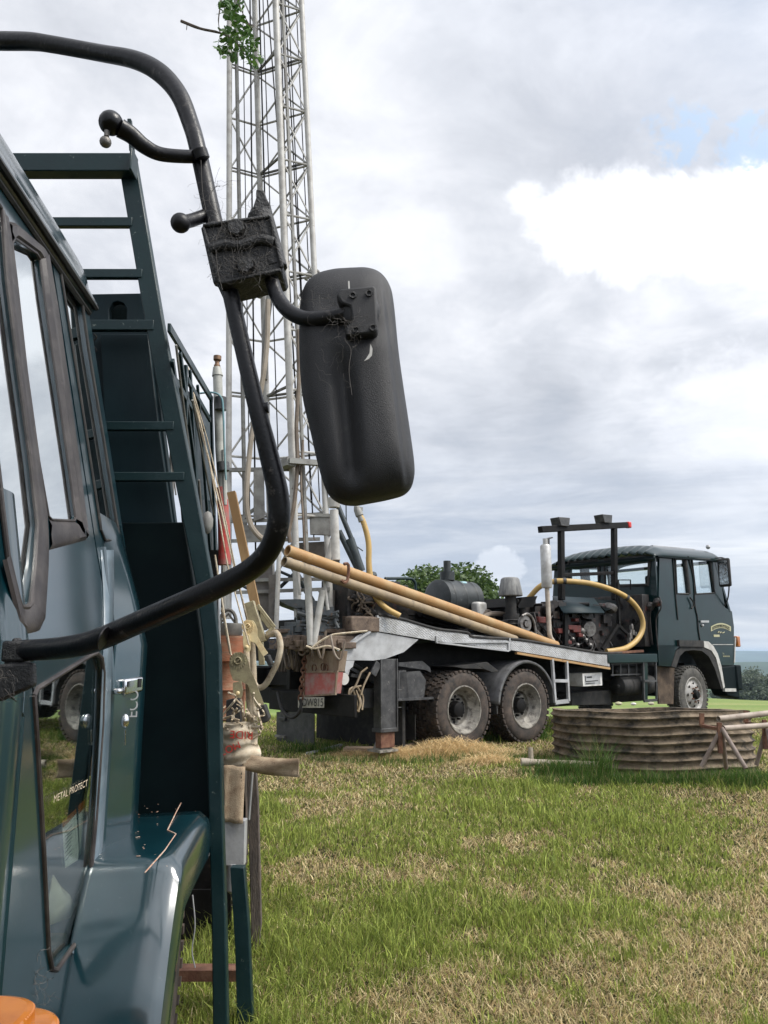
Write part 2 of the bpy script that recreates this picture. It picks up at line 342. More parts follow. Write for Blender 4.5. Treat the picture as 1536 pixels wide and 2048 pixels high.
def checker_plate():      # tread plate: small raised dashes
    m = mat('tread_plate', (.56, .565, .57), (.40, .40, .395), 5, rough=.42, metal=.15, c3=(.13, .12, .1), s3=14, lo3=.62, hi3=.72)
    nt = m.node_tree; N = nt.nodes; L = nt.links; b = N['Principled BSDF']
    tc = N.new('ShaderNodeTexCoord'); mp = N.new('ShaderNodeMapping'); mp.inputs['Rotation'].default_value = (0, .6, 0); mp.inputs['Scale'].default_value = (1, .01, 2.2)
    L.new(tc.outputs['Object'], mp.inputs[0])
    v = N.new('ShaderNodeTexVoronoi'); v.inputs['Scale'].default_value = 24; v.inputs['Randomness'].default_value = .25; L.new(mp.outputs[0], v.inputs[0])
    r = N.new('ShaderNodeMapRange'); L.new(v.outputs[0], r.inputs[0]); r.inputs[1].default_value = .25; r.inputs[2].default_value = .4; r.inputs[3].default_value = 1; r.inputs[4].default_value = 0
    bp = N.new('ShaderNodeBump'); bp.inputs['Strength'].default_value = 1; bp.inputs['Distance'].default_value = .02; L.new(r.outputs[0], bp.inputs['Height']); L.new(bp.outputs[0], b.inputs['Normal'])
    return m
M['tread'] = checker_plate()
def glassmat(name, f0, tint, rough=.015):     # reflecting tinted pane, Schlick reflectance that is the same from both sides
    m = bpy.data.materials.new(name); m.use_nodes = True; nt = m.node_tree; N = nt.nodes; L = nt.links
    for n in list(N): N.remove(n)
    o = N.new('ShaderNodeOutputMaterial'); mx = N.new('ShaderNodeMixShader'); t = N.new('ShaderNodeBsdfTransparent'); g = N.new('ShaderNodeBsdfGlossy')
    g.inputs['Roughness'].default_value = rough; g.inputs['Color'].default_value = (.9, .94, .95, 1); t.inputs[0].default_value = (*tint, 1)
    ge = N.new('ShaderNodeNewGeometry'); d = N.new('ShaderNodeVectorMath'); d.operation = 'DOT_PRODUCT'; L.new(ge.outputs['Normal'], d.inputs[0]); L.new(ge.outputs['Incoming'], d.inputs[1])
    def mt(op, a, b=0.0):
        q = N.new('ShaderNodeMath'); q.operation = op
        for i, z in enumerate((a, b)):
            if isinstance(z, (int, float)): q.inputs[i].default_value = z
            else: L.new(z, q.inputs[i])
        return q.outputs[0]
    c = mt('POWER', mt('SUBTRACT', 1.0, mt('ABSOLUTE', d.outputs['Value'])), 4.0)
    L.new(mt('ADD', mt('MULTIPLY', c, 1-f0), f0), mx.inputs[0])
    L.new(t.outputs[0], mx.inputs[1]); L.new(g.outputs[0], mx.inputs[2]); L.new(mx.outputs[0], o.inputs[0]); return m
M['glass'] = glassmat('window_glass', .06, (.94, .97, .97))
M['glass_near'] = glassmat('tinted_window_glass', .72, (.2, .24, .24))
M['glass_low'] = glassmat('lower_window_glass', .24, (.88, .92, .9))
# ------------------------------------------------------------------ ground
_gy = np.array([-9000, -60, -10, 0, 3.5, 6, 9, 11, 15.5, 18, 22, 30, 50, 85, 130, 200, 215, 260, 500, 1200, 4000, 9000.])
_gh = np.array([-6, -1.0, -.1, 0, .03, .15, .27, .3, .3, .15, -.5, -2.0, -4.2, -6.3, -8.1, -9.6, -10.2, -14, -28, -45, -62, -70.])
def vnoise(x, y, s, seed=0):
    x = np.asarray(x, float)*s+seed*17.3; y = np.asarray(y, float)*s+seed*5.7; xi = np.floor(x).astype(np.int64); yi = np.floor(y).astype(np.int64)
    fx = x-xi; fy = y-yi; fx = fx*fx*(3-2*fx); fy = fy*fy*(3-2*fy)
    def h(a, b):
        n = (a*374761393 + b*668265263 + seed*1442695041) & 0xffffffff; n = ((n ^ (n >> 13))*1274126177) & 0xffffffff; return ((n ^ (n >> 16)) & 0xffff)/65535.
    return (h(xi, yi)*(1-fx)+h(xi+1, yi)*fx)*(1-fy)+(h(xi, yi+1)*(1-fx)+h(xi+1, yi+1)*fx)*fy
def fbm(x, y, s, seed=0, o=4):
    t = 0; a = .5; q = 0
    for k in range(o): t = t+a*vnoise(x, y, s*2**k, seed+k); q += a; a *= .55
    return t/q
def gz(x, y):
    x = np.asarray(x, float); y = np.asarray(y, float)
    near = np.clip(1-np.hypot(x, y-8)/40, 0, 1)
    return np.interp(y, _gy, _gh) + (fbm(x, y, .7, 3, 3)-.5)*.10*near + (fbm(x, y, .02, 9, 2)-.5)*np.clip((y-30)/100, 0, 1)*3
def gzf(x, y): return float(gz(x, y))
def ground():
    def axis(lo, hi, fine):
        a = [0.0]; s = fine
        while a[-1] < hi: a.append(a[-1]+s); s = fine if a[-1] < 16 else s*1.16
        return a
    yp = axis(0, 9000, .25); ys = sorted(set([-q for q in yp[1:]][::3] + yp)); xp = axis(0, 9000, .3); xs = sorted(set([-q for q in xp[1:]] + xp))
    X, Y = np.meshgrid(xs, ys); Z = gz(X, Y); n, m = X.shape
    vs = np.stack([X, Y, Z], -1).reshape(-1, 3); i = np.arange((n-1)*(m-1)); r = i//(m-1); c = i % (m-1)
    fs = np.stack([r*m+c, r*m+c+1, (r+1)*m+c+1, (r+1)*m+c], -1)
    me = bpy.data.meshes.new('ground'); me.from_pydata(vs.tolist(), [], fs.tolist()); me.polygons.foreach_set('use_smooth', [True]*len(fs)); me.update()
    m_ = bpy.data.materials.new('field_ground'); m_.use_nodes = True; nt = m_.node_tree; N = nt.nodes; L = nt.links; b = N['Principled BSDF']; b.inputs['Roughness'].default_value = 1; b.inputs['Specular IOR Level'].default_value = .1
    tc = N.new('ShaderNodeTexCoord')
    def nz(s_, d=6, vec=None):
        q = N.new('ShaderNodeTexNoise'); q.inputs['Scale'].default_value = s_; q.inputs['Detail'].default_value = d; q.inputs['Roughness'].default_value = .6; L.new(vec or tc.outputs['Object'], q.inputs['Vector']); return q.outputs[0]
    def ramp(x, st):
        q = N.new('ShaderNodeValToRGB'); L.new(x, q.inputs[0]); e = q.color_ramp
        e.elements[0].position = st[0][0]; e.elements[0].color = (*st[0][1], 1); e.elements[1].position = st[-1][0]; e.elements[1].color = (*st[-1][1], 1)
        for p, c_ in st[1:-1]: k = e.elements.new(p); k.color = (*c_, 1)
        return q.outputs[0]
    near = ramp(nz(9), [(.3, (.018, .022, .008)), (.5, (.05, .05, .02)), (.7, (.14, .10, .05))])
    mp = N.new('ShaderNodeMapping'); mp.inputs['Scale'].default_value = (.012, .06, .05); L.new(tc.outputs['Object'], mp.inputs[0])
    far = ramp(nz(1, 6, mp.outputs[0]), [(.3, (.13, .20, .05)), (.5, (.18, .25, .07)), (.7, (.27, .30, .11))])
    fine = nz(1.5, 5); fm = N.new('ShaderNodeMix'); fm.data_type = 'RGBA'; fm.blend_type = 'MULTIPLY'; fm.inputs[0].default_value = .5; L.new(far, fm.inputs[6])
    L.new(ramp(fine, [(.3, (.55, .55, .5)), (.7, (1, 1, 1))]), fm.inputs[7])
    sp = N.new('ShaderNodeSeparateXYZ'); L.new(tc.outputs['Object'], sp.inputs[0])
    def mr(lo, hi):
        q = N.new('ShaderNodeMapRange'); L.new(sp.outputs[1], q.inputs[0]); q.inputs[1].default_value = lo; q.inputs[2].default_value = hi; return q.outputs[0]
    a = N.new('ShaderNodeMix'); a.data_type = 'RGBA'; L.new(mr(17, 40), a.inputs[0]); L.new(near, a.inputs[6]); L.new(fm.outputs[2], a.inputs[7])
    d = N.new('ShaderNodeMix'); d.data_type = 'RGBA'; L.new(mr(230, 500), d.inputs[0]); L.new(a.outputs[2], d.inputs[6]); d.inputs[7].default_value = (.05, .075, .03, 1)
    L.new(d.outputs[2], b.inputs['Base Color'])
    bp = N.new('ShaderNodeBump'); bp.inputs['Strength'].default_value = .8; bp.inputs['Distance'].default_value = .04; L.new(nz(30), bp.inputs['Height']); L.new(bp.outputs[0], b.inputs['Normal'])
    me.materials.append(m_)
    o = bpy.data.objects.new('ground', me); sc.collection.objects.link(o); o['kind'] = 'structure'
ground()
def hills():
    for nm, d0, top, base, colr, seed, wd in (('hills', 4600, 11.0, -70, (.035, .06, .04), 5, 1500), ('hills', 1500, -14.5, -60, (.03, .05, .028), 11, 300)):
        g = MB(); P = []
        for k in range(0, 241):
            x = -9000+k*75; row = []
            h = fbm(x, 0, .0007, seed, 5); h2 = fbm(x, 0, .006, seed+2, 3)
            t = top + (h-.55)*(26 if d0 > 2000 else 9) + (h2-.5)*(5 if d0 > 2000 else 4)
            if d0 > 2000: t -= (max(0, (x-2450)/2450))*3
            for fy, fz in ((-1, 0), (-.6, .35), (-.3, .75), (0, 1), (.5, .8), (1, 0)):
                row.append((x, d0+fy*wd, base+(t-base)*fz))
            P.append(row)
        g.grid(P); m = mat('hill_cover', colr, tuple(q*1.9 for q in colr), .004, rough=1)
        g.obj('hills', m, kind='structure', angle=180)
hills()
# ------------------------------------------------------------------ vegetation
def leafmat(name, a, b, c):
    m = bpy.data.materials.new(name); m.use_nodes = True; nt = m.node_tree; N = nt.nodes; L = nt.links; p = N['Principled BSDF']
    p.inputs['Roughness'].default_value = .55; g = N.new('ShaderNodeNewGeometry'); r = N.new('ShaderNodeValToRGB'); L.new(g.outputs['Random Per Island'], r.inputs[0])
    e = r.color_ramp; e.elements[0].color = (*a, 1); e.elements[1].color = (*c, 1); k = e.elements.new(.5); k.color = (*b, 1)
    L.new(r.outputs[0], p.inputs['Base Color']); t = N.new('ShaderNodeBsdfTranslucent'); L.new(r.outputs[0], t.inputs[0]); mx = N.new('ShaderNodeMixShader'); mx.inputs[0].default_value = .25
    L.new(p.outputs[0], mx.inputs[1]); L.new(t.outputs[0], mx.inputs[2]); L.new(mx.outputs[0], N['Material Output'].inputs[0]); return m
M['leaf'] = leafmat('leaves', (.03, .06, .014), (.06, .11, .022), (.12, .18, .045))
M['leaf_oak'] = leafmat('oak_leaves', (.04, .10, .02), (.07, .15, .03), (.12, .22, .05))
M['leaf_far'] = leafmat('grey_green_leaves', (.07, .09, .065), (.105, .13, .09), (.15, .175, .12))  # distance haze mixed into the leaf colour: lighter and greyer
M['bark'] = mat('bark', (.09, .07, .055), (.15, .12, .1), 12, rough=.95, bump=.5, stretch=(1, 1, .3))
def leaves(n, pts, size, seed, flat=.5):              # numpy leaf quads around cluster centres (centre, radius)
    r = np.random.default_rng(seed); w = np.array([p[1]**2 for p in pts]); idx = r.choice(len(pts), n, p=w/w.sum())
    c = np.array([p[0] for p in pts])[idx]; R = np.array([p[1] for p in pts])[idx]
    d = r.normal(size=(n, 3)); d /= np.linalg.norm(d, axis=1)[:, None]; pos = c + d*(R*r.uniform(.35, 1.08, n)**.6)[:, None]*np.array([1, 1, .8])
    a = r.normal(size=(n, 3)); a[:, 2] *= flat; a /= np.linalg.norm(a, axis=1)[:, None]; b = np.cross(a, r.normal(size=(n, 3))); b /= np.linalg.norm(b, axis=1)[:, None]
    s = size*r.uniform(.6, 1.3, n)[:, None]
    q = np.stack([pos-a*s, pos-b*s*.55, pos+a*s, pos+b*s*.55], 1).reshape(-1, 3); f = np.arange(n*4).reshape(n, 4); return q, f
def rawobj(name, q, f, m, parent=None, **props):
    me = bpy.data.meshes.new(name); me.vertices.add(len(q)); me.vertices.foreach_set('co', np.asarray(q, np.float32).ravel())
    k = f.shape[1]; me.loops.add(len(f)*k); me.loops.foreach_set('vertex_index', f.ravel().astype(np.int32)); me.polygons.add(len(f))
    me.polygons.foreach_set('loop_start', np.arange(0, len(f)*k, k, dtype=np.int32)); me.polygons.foreach_set('loop_total', np.full(len(f), k, np.int32)); me.update(calc_edges=True); me.validate()
    me.materials.append(m); o = bpy.data.objects.new(name, me); sc.collection.objects.link(o); o.parent = parent
    for a, b in props.items(): o[a] = b
    return o
def tree(name, label, base, h, w, n, size, seed, leaf='leaf', group=None, trunk=.3, crown0=.25, tall=1.0):
    t = thing(name, label, 'tree', base, group=group); r = random.Random(seed); g = MB(); cl = []
    top = V((r.uniform(-.1, .1)*w, r.uniform(-.1, .1)*w, h*.8))
    path = smooth([(0, 0, -.3), (r.uniform(-.05, .05)*w, 0, h*.3), tuple(top)], 5); g.tube(path, [trunk*(1-.8*i/(len(path)-1)) for i in range(len(path))], 8)
    for k in range(34):
        a = r.uniform(0, 6.28); zz = r.uniform(crown0, .93); pr_ = math.sin(min(1, (zz-crown0)/(1-crown0)+.25)*math.pi*.86)
        rr = w/2*pr_*r.uniform(.35, 1.0); c = V((math.cos(a)*rr, math.sin(a)*rr, h*zz)); cl.append((tuple(c), w*r.uniform(.085, .17)*tall))
        if k % 2 == 0: s0 = V((0, 0, h*max(.15, zz-.25))); g.tube([s0, (s0+c)/2+V((0, 0, h*.03)), c], [trunk*.35, trunk*.22, trunk*.06], 5)
    g.obj('trunk', M['bark'], t); q, f = leaves(n, cl, size, seed); rawobj('crown', q, f, M[leaf], t); return t
tree('tree', 'bushy dark green tree rising behind the drilling truck deck', (2.25, 32, gzf(2.25, 32)), 7.3, 7.4, 42000, .10, 4, 'leaf', tall=1.15)
tree('tree', 'lower bush at the left foot of the bushy tree behind the drilling truck', (-.6, 33, gzf(-.6, 33)), 5.4, 4.2, 9000, .11, 14, 'leaf', trunk=.15)
lbl = ['tall thin gum tree standing above the far row of trees', 'grey green tree in the far row nearest the truck bumper', 'broad grey green tree in the far row under the tall gum', 'rounded grey green tree in the far row right of the tall gum', 'grey green tree in the far row at the right picture edge',
       'grey green tree in the far row behind the truck cab']
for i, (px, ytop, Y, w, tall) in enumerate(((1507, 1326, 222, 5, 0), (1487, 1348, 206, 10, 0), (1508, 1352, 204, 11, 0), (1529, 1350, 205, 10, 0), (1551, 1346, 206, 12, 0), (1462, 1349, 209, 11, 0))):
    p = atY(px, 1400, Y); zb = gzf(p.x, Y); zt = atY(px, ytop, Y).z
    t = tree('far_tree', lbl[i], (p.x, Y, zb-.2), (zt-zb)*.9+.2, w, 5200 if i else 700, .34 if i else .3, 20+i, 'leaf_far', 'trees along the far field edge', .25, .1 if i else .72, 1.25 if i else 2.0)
# cattle on the far field
def cow():
    t = thing('cow', 'black and white cow standing on the sunlit field beyond the trestle pipes', 'cow', tuple(atY(1511, 1452, 86)), rz=.15)
    g = MB(); pr_ = [(-1.05, 1.05, .16, .3), (-.9, 1.08, .3, .36), (-.4, 1.05, .34, .40), (.1, 1.03, .36, .42), (.55, 1.1, .3, .4), (.85, 1.25, .17, .27), (1.15, 1.4, .13, .17), (1.3, 1.38, .15, .17), (1.5, 1.25, .1, .12), (1.65, 1.15, .07, .08)]
    P = [[(u, math.cos(a)*hw, z+math.sin(a)*hh) for a in [k*math.pi/6 for k in range(12)]] for (u, z, hw, hh) in pr_]
    g.grid(P, True)
    for (u, v) in ((-.8, .22), (-.8, -.22), (.6, .2), (.6, -.2)):
        bend = .1 if u < 0 else -.03
        g.tube([(u, v, .95), (u-bend, v, .5), (u+bend*.3, v, .25), (u+bend*.3, v, -.3)], [.15, .075, .055, .06], 8)
    g.tube([(-1.05, 0, 1.25), (-1.18, 0, .9), (-1.15, 0, .5)], [.04, .025, .05], 6)
    for s in (-1, 1): g.tube([(1.33, s*.12, 1.48), (1.33, s*.3, 1.44)], [.05, .02], 6)
    m = mat('cow_hide', (.72, .70, .66), (.02, .018, .016), 1.3, .53, .56, rough=.9); g.obj('body', m, t)
cow()
def branch():
    Y = 5.0; A = lambda px, py, dy=0: atY(px, py, Y+dy)
    t = thing('tree_branch', 'leafy green twig hanging from above, in front of the white mast', 'branch', tuple(A(470, 0)))
    g = MB(); L = t.location
    for pts, r in (([(362, 42), (400, 57), (440, 66), (470, 82), (490, 110)], (3.5, 3, 2.4, 2, 1)), ([(440, 66), (437, 40), (442, 0), (446, -60), (452, -140), (430, -330), (370, -620), (250, -900)], (1, 1.6, 2, 3, 4, 5, 7, 10)), ([(505, 60), (480, 15), (468, -30), (458, -110)], (1, 1.5, 2, 3)),
                   ([(470, 82), (500, 60), (508, 50)], (1.5, 1.2, .8)), ([(470, 82), (452, 100)], (1.3, .7)), ([(374, 50), (373, 60)], (1, .7))):
        g.tube([A(*p) for p in smooth(pts, 4)], [max(.5, r[min(int(i/4), len(r)-1)])*Y/F for i in range((len(pts)-1)*4+1)], 6)
    g.shift(L).obj('twig', M['bark'], t)
    q = []; f = []; r = random.Random(3)
    cl = [(450, -45, 34), (455, 5, 20), (462, 28, 18), (480, 40, 14), (455, 62, 14), (470, 75, 24), (490, 70, 20), (500, 90, 20), (450, 98, 18), (470, 105, 18), (505, 108, 18), (508, 125, 10), (440, 95, 8), (448, 2, 14), (470, 15, 14), (498, 62, 12)]
    for (cx, cy, R) in cl:
        for k in range(int(R*1.5)):
            c = A(cx+r.gauss(0, R*.48), cy+r.gauss(0, R*.48), r.uniform(-.12, .12)) - L; a = V((r.gauss(0, 1), r.gauss(0, 1), r.gauss(-.3, .8))).normalized(); n_ = V((r.gauss(0, .7), r.gauss(-.3, .7), r.gauss(.6, .6))).normalized()
            b = a.cross(n_).normalized(); s = r.uniform(.024, .040); i0 = len(q); n2 = a.cross(b)
            out = [(0, 0), (.25, .2), (.45, .42), (.6, .3), (.8, .45), (.95, .34), (1.25, .3), (1.4, .15), (1.55, 0)]
            pts = [c + a*(u*s) + b*(w*s) + n2*(abs(w)*s*.3) for u, w in out] + [c + a*(u*s) - b*(w*s) + n2*(abs(w)*s*.3) for u, w in out[-2:0:-1]]
            q += pts; f.append(tuple(range(i0, i0+len(pts))))
    m = MB(); m.v = q; m.f = f; m.m = [0]*len(f); m.obj('leaves', M['leaf_oak'], t, angle=180)
branch()
# grass -------------------------------------------------------------
def grassmat(name):
    m = bpy.data.materials.new(name); m.use_nodes = True; nt = m.node_tree; N = nt.nodes; L = nt.links; p = N['Principled BSDF']; p.inputs['Roughness'].default_value = .6; p.inputs['Specular IOR Level'].default_value = .3
    a = N.new('ShaderNodeAttribute'); a.attribute_name = 'Col'; L.new(a.outputs['Color'], p.inputs['Base Color'])
    t = N.new('ShaderNodeBsdfTranslucent'); L.new(a.outputs['Color'], t.inputs[0]); mx = N.new('ShaderNodeMixShader'); mx.inputs[0].default_value = .4
    L.new(p.outputs[0], mx.inputs[1]); L.new(t.outputs[0], mx.inputs[2]); L.new(mx.outputs[0], N['Material Output'].inputs[0]); return m
M['grass'] = grassmat('grass_blades')
def blades(name, x, y, z, h, w, tilt, col, label=None, cat=None, kind='stuff', azi=None):
    n = len(x); az = rng.uniform(0, 2*np.pi, n) if azi is None else azi; sd = rng.uniform(0, 2*np.pi, n)
    dx, dy = np.cos(az), np.sin(az); wx, wy = np.cos(sd), np.sin(sd)
    b = np.stack([x, y, z], -1); mid = b + np.stack([dx*np.sin(tilt)*h*.45, dy*np.sin(tilt)*h*.45, np.cos(tilt)*h*.55], -1)
    t2 = tilt*1.0+rng.uniform(.1, .9, n); tip = mid + np.stack([dx*np.sin(t2)*h*.5, dy*np.sin(t2)*h*.5, np.cos(t2)*h*.5], -1)
    W = np.stack([wx, wy, np.zeros(n)], -1)*w[:, None]/2
    q = np.stack([b-W, b+W, mid+W*.85, mid-W*.85, tip], 1).reshape(-1, 3); o = np.arange(n)*5
    f4 = np.stack([o, o+1, o+2, o+3], -1); f3 = np.stack([o+3, o+2, o+4], -1)
    me = bpy.data.meshes.new(name); me.vertices.add(n*5); me.vertices.foreach_set('co', q.astype(np.float32).ravel())
    li = np.concatenate([f4, f3], 1).ravel().astype(np.int32); me.loops.add(n*7); me.loops.foreach_set('vertex_index', li)
    ls = np.stack([np.arange(n)*7, np.arange(n)*7+4], -1).ravel().astype(np.int32); lt = np.tile([4, 3], n).astype(np.int32)
    me.polygons.add(n*2); me.polygons.foreach_set('loop_start', ls); me.polygons.foreach_set('loop_total', lt); me.update(calc_edges=True)
    ca = me.color_attributes.new('Col', 'FLOAT_COLOR', 'POINT'); c4 = np.repeat(np.concatenate([col, np.ones((n, 1))], 1), 5, 0); ca.data.foreach_set('color', c4.astype(np.float32).ravel())
    me.materials.append(M['grass']); ob = bpy.data.objects.new(name, me); sc.collection.objects.link(ob); ob['kind'] = kind
    tag(ob, label, cat); return ob
def lawn():
    N0 = 780000
    # radial sampling: many near, fewer far
    d = 1.6*(19.0/1.6)**rng.uniform(0, 1, N0); a = rng.uniform(-.72, .66, N0); x = d*np.sin(a); y = d*np.cos(a)
    keep = np.ones(N0, bool); keep &= ((x-3.29)**2+(y-9.87)**2 > 1.2**2)
    keep &= ~((x < -1.0) & (y < 5))
    x, y, d = x[keep], y[keep], d[keep]
    P = fbm(x, y, .75, 21, 4); Q = fbm(x, y, 2.6, 33, 3); G = P*.6+Q*.4
    rows = fbm(x*.25+y*.1, y, 1.3, 44, 3); G = G*.68+rows*.32
    G = G*.75+fbm(x, y, 5.5, 71, 3)*.25; G = (G-.5)*1.35+.5
    straw = rng.uniform(0, 1, len(x)) < np.clip((G-.5)*5.5+.54, .30, .92)
    lush = np.clip((.47-G)*6, 0, 1)*(fbm(x, y, 1.9, 91, 2) > .5)
    n = len(x); h = np.where(straw, rng.uniform(.025, .085, n), rng.uniform(.028, .07, n)*(1+1.0*lush)*(1+.9*(rng.uniform(0, 1, n) < .1)))
    tilt = np.where(straw, rng.uniform(.5, 1.5, n), np.abs(rng.normal(.35, .3, n)))
    w = np.where(straw, rng.uniform(.002, .0055, n), rng.uniform(.0028, .0072, n))*np.clip(d/4.5, .75, 2.4)
    g1 = np.array([.11, .165, .025]); g2 = np.array([.50, .57, .13]); s1 = np.array([.48, .35, .15]); s2 = np.array([.92, .78, .47]); r = rng.uniform(0, 1, n)[:, None]
    col = np.where(straw[:, None], s1*(1-r)+s2*r, g1*(1-r)+g2*r); dark = (rng.uniform(0, 1, n) < .15)&straw; col[dark] = col[dark]*np.array([.5, .42, .4])
    yel = (rng.uniform(0, 1, n) < .12) & ~straw; col[yel] = np.array([.25, .26, .07])
    col *= rng.uniform(.55, 1.2, (n, 1))
    blades('grass', x, y, gz(x, y)-.004, h, w, tilt, col)
lawn()
def tuft(name, label, cx, cy, rx, ry, n, hmin, hmax, seed, rot=0, wd=.006, group=None):
    r = np.random.default_rng(seed); u = r.normal(0, .45, n) if rx < .9 else r.uniform(-1.1, 1.1, n); v = r.normal(0, .45, n); c, s = math.cos(rot), math.sin(rot)
    x = cx+u*rx*c-v*ry*s; y = cy+u*rx*s+v*ry*c; h = r.uniform(hmin, hmax, n)*np.exp(-(u**2+v**2)*.35)
    k = r.uniform(0, 1, n)[:, None]; col = np.array([.035, .085, .014])*(1-k)+np.array([.12, .22, .04])*k; y2 = r.uniform(0, 1, n) < .12; col[y2] = (.3, .27, .12)
    o = blades(name, x, y, gz(x, y)-.01, h, np.full(n, wd), np.abs(r.normal(.22, .2, n)), col, label, 'grass'); return o
# ------------------------------------------------------------------ drilling truck (far). frame: u forward along the truck, v across (0 = side facing us), w up
RO = V((1.118, 11.0, 0.30)); RZ = math.atan2(.638, .77); TU_ = V((math.cos(RZ), math.sin(RZ), 0)); TN_ = V((-math.sin(RZ), math.cos(RZ), 0)); UP = V((0, 0, 1))
def loc3(p): d = p-RO; return V((d.dot(TU_), d.dot(TN_), d.z))
def S(px, py, v=0.0): return loc3(hit(px, py, RO+TN_*v, TN_))          # on a plane parallel to the truck side
def B(px, py, u=-2.2): return loc3(hit(px, py, RO+TU_*u, TU_))         # on a plane across the truck
def Wd(px, py, Y): return loc3(atY(px, py, Y))
rig = thing('drilling_truck', 'dark green drilling rig truck with white lattice mast, parked beyond the corrugated concrete tank', 'truck', RO, RZ)
def sp(fn, pts, *a): return [fn(x, y, *a) for x, y in pts]
# chassis
g = MB()
for v in (.78, 1.6): g.box((2.4, v, .98), (9.6, .08, .26))
for u in (-2.2, -1.2, .6, 2.2, 3.6, 5.2): g.box((u, 1.2, .98), (.1, .8, .2))
for u in (0, 1.32): g.cyl((u, .2, .53), (u, 2.2, .53), .09); g.ball((u, 1.2, .53), .24)
g.cyl((6.25, .25, .53), (6.25, 2.2, .53), .06); g.cyl((1.6, 1.2, .7), (4.4, 1.2, .85), .06)
for v in (.7, 1.7): g.box((.66, v, .72), (1.5, .1, .12)); g.box((6.25, v, .72), (1.4, .08, .08))
g.obj('chassis', M['chassis'], rig, bevel=.008)
# wheels
def make_wheel(front):
    w = bpy.data.objects.new('wheel', None); sc.collection.objects.link(w); w.parent = rig
    R_ = .525; hw = .14; g = MB(); n = 96
    prof = [(.325, -hw+.02), (.33, -hw+.005), (.35, -hw), (.40, -hw-.008), (.46, -hw-.004), (.497, -hw+.012), (.515, -hw+.03), (.522, -hw+.06), (.524, -.05)]
    prof = prof + [(r, -h) for r, h in prof[::-1]]; prof = prof + [(.28, 0)]
    g.lathe(prof, (0, 0, 0), (0, 1, 0), n)
    if True:                                   # tread blocks
        m_ = 40
        for k in range(m_):
            a = 2*math.pi*k/m_
            for s, off in ((-1, 0), (1, .5), (-.34, .25), (.34, .75)):
                aa = a+off*2*math.pi/m_; wd = .05 if abs(s) == 1 else .06; yy = s*(hw-.03)
                c = V((math.cos(aa)*.527, yy, math.sin(aa)*.527)); g.box(c, (.055, wd, .028), X=(-math.sin(aa), .0, math.cos(aa)), Z=(math.cos(aa), 0, math.sin(aa)))
    g.obj('tyre', M['tyre_far'] if front else M['tyre'], w, angle=35)
    g = MB()
    if front:
        g.lathe([(.335, -hw+.01), (.325, -hw-.004), (.305, -hw+.0), (.28, -hw+.03), (.245, -hw+.035), (.17, -hw-.015), (.13, -hw-.02), (.10, -hw-.02), (.10, -hw+.03), (.0, -hw+.03)], (0, 0, 0), (0, 1, 0), 48)
        g.cur = 1
        g.lathe([(.085, -hw+.03), (.085, -hw-.06), (.065, -hw-.085), (0, -hw-.085)], (0, 0, 0), (0, 1, 0), 20)
        for k in range(8):
            a = k*math.pi/4+.2; g.ball((math.cos(a)*.208, -hw+.004, math.sin(a)*.208), .027, 10, (1, .25, 1))
        g.cur = 2
        for k in range(8): a = k*math.pi/4; g.cyl((math.cos(a)*.135, -hw-.055, math.sin(a)*.135), (math.cos(a)*.135, -hw, math.sin(a)*.135), .014, 6)
        g.obj('rim', [M['rim_white'], M['chassis'], M['rust']], w)
    else:
        g.lathe([(.335, -hw+.01), (.33, -hw-.006), (.315, -hw-.006), (.305, -hw+.02), (.285, -hw+.04), (.262, -hw+.10), (.235, -hw+.13), (.215, -hw+.145), (.205, -hw+.19), (.12, -hw+.205), (.0, -hw+.205)], (0, 0, 0), (0, 1, 0), 56)
        g.cur = 1
        g.lathe([(.115, -hw+.205), (.11, -hw+.15), (.10, -hw+.10), (.06, -hw+.085), (0, -hw+.085)], (0, 0, 0), (0, 1, 0), 24)
        for k in range(8): a = k*math.pi/4; g.cyl((math.cos(a)*.145, -hw+.15, math.sin(a)*.145), (math.cos(a)*.145, -hw+.2, math.sin(a)*.145), .016, 6)
        for k in range(6): a = k*math.pi/3+.3; g.ball((math.cos(a)*.178, -hw+.196, math.sin(a)*.178), .028, 10, (1, .2, 1))
        g.obj('rim', [M['rim'], M['chassis']], w)
    return w
def wheel_at(w, u, v, flip=False, first=False):
    if not first:
        c = w.copy(); sc.collection.objects.link(c); c.parent = rig
        for ch in list(w.children): d = ch.copy(); sc.collection.objects.link(d); d.parent = c
        w = c
    w.location = (u, v, .53); w.rotation_euler = (0, random.uniform(0, 6), math.pi if flip else 0); return w
w0 = make_wheel(False); first = True
for u in (0, 1.32):
    for v, fl in ((.14, False), (.48, True), (1.98, False), (2.32, True)): wheel_at(w0, u, v, fl, first); first = False
w1 = make_wheel(True); wheel_at(w1, 6.27, .2, False, True); wheel_at(w1, 6.27, 2.3, True)
# mudguards
def guard(name, u, R_, a0, a1, v0, v1, m, tails=True):
    g = MB(); P = []; n = 40
    A = [math.radians(a0+(a1-a0)*i/n) for i in range(n+1)]
    prof = [(v0, -.035), (v0, 0), (v0+.05, .012), (v0+.09, 0), (v0+.13, .012), (v0+.18, 0), ((v0+v1)/2, .008), (v1, 0), (v1, -.03)]
    for a in A: P.append([(u+math.cos(a)*(R_+h), v, .53+math.sin(a)*(R_+h)) for v, h in prof])
    g.grid(P); return g.obj(name, m, rig, solid=.008)
guard('mudguard', 1.32, .66, -2, 176, -.03, .62, mat('grey_mudguard', (.17, .17, .175), (.11, .11, .11), 6, rough=.5, c3=(.05, .045, .04), s3=12, lo3=.6, hi3=.7))
guard('mudguard', 1.32, .66, 4, 176, 1.85, 2.47, M['steel_dark'])
g = MB()   # flap under rear end of the mudguard and bent rear one
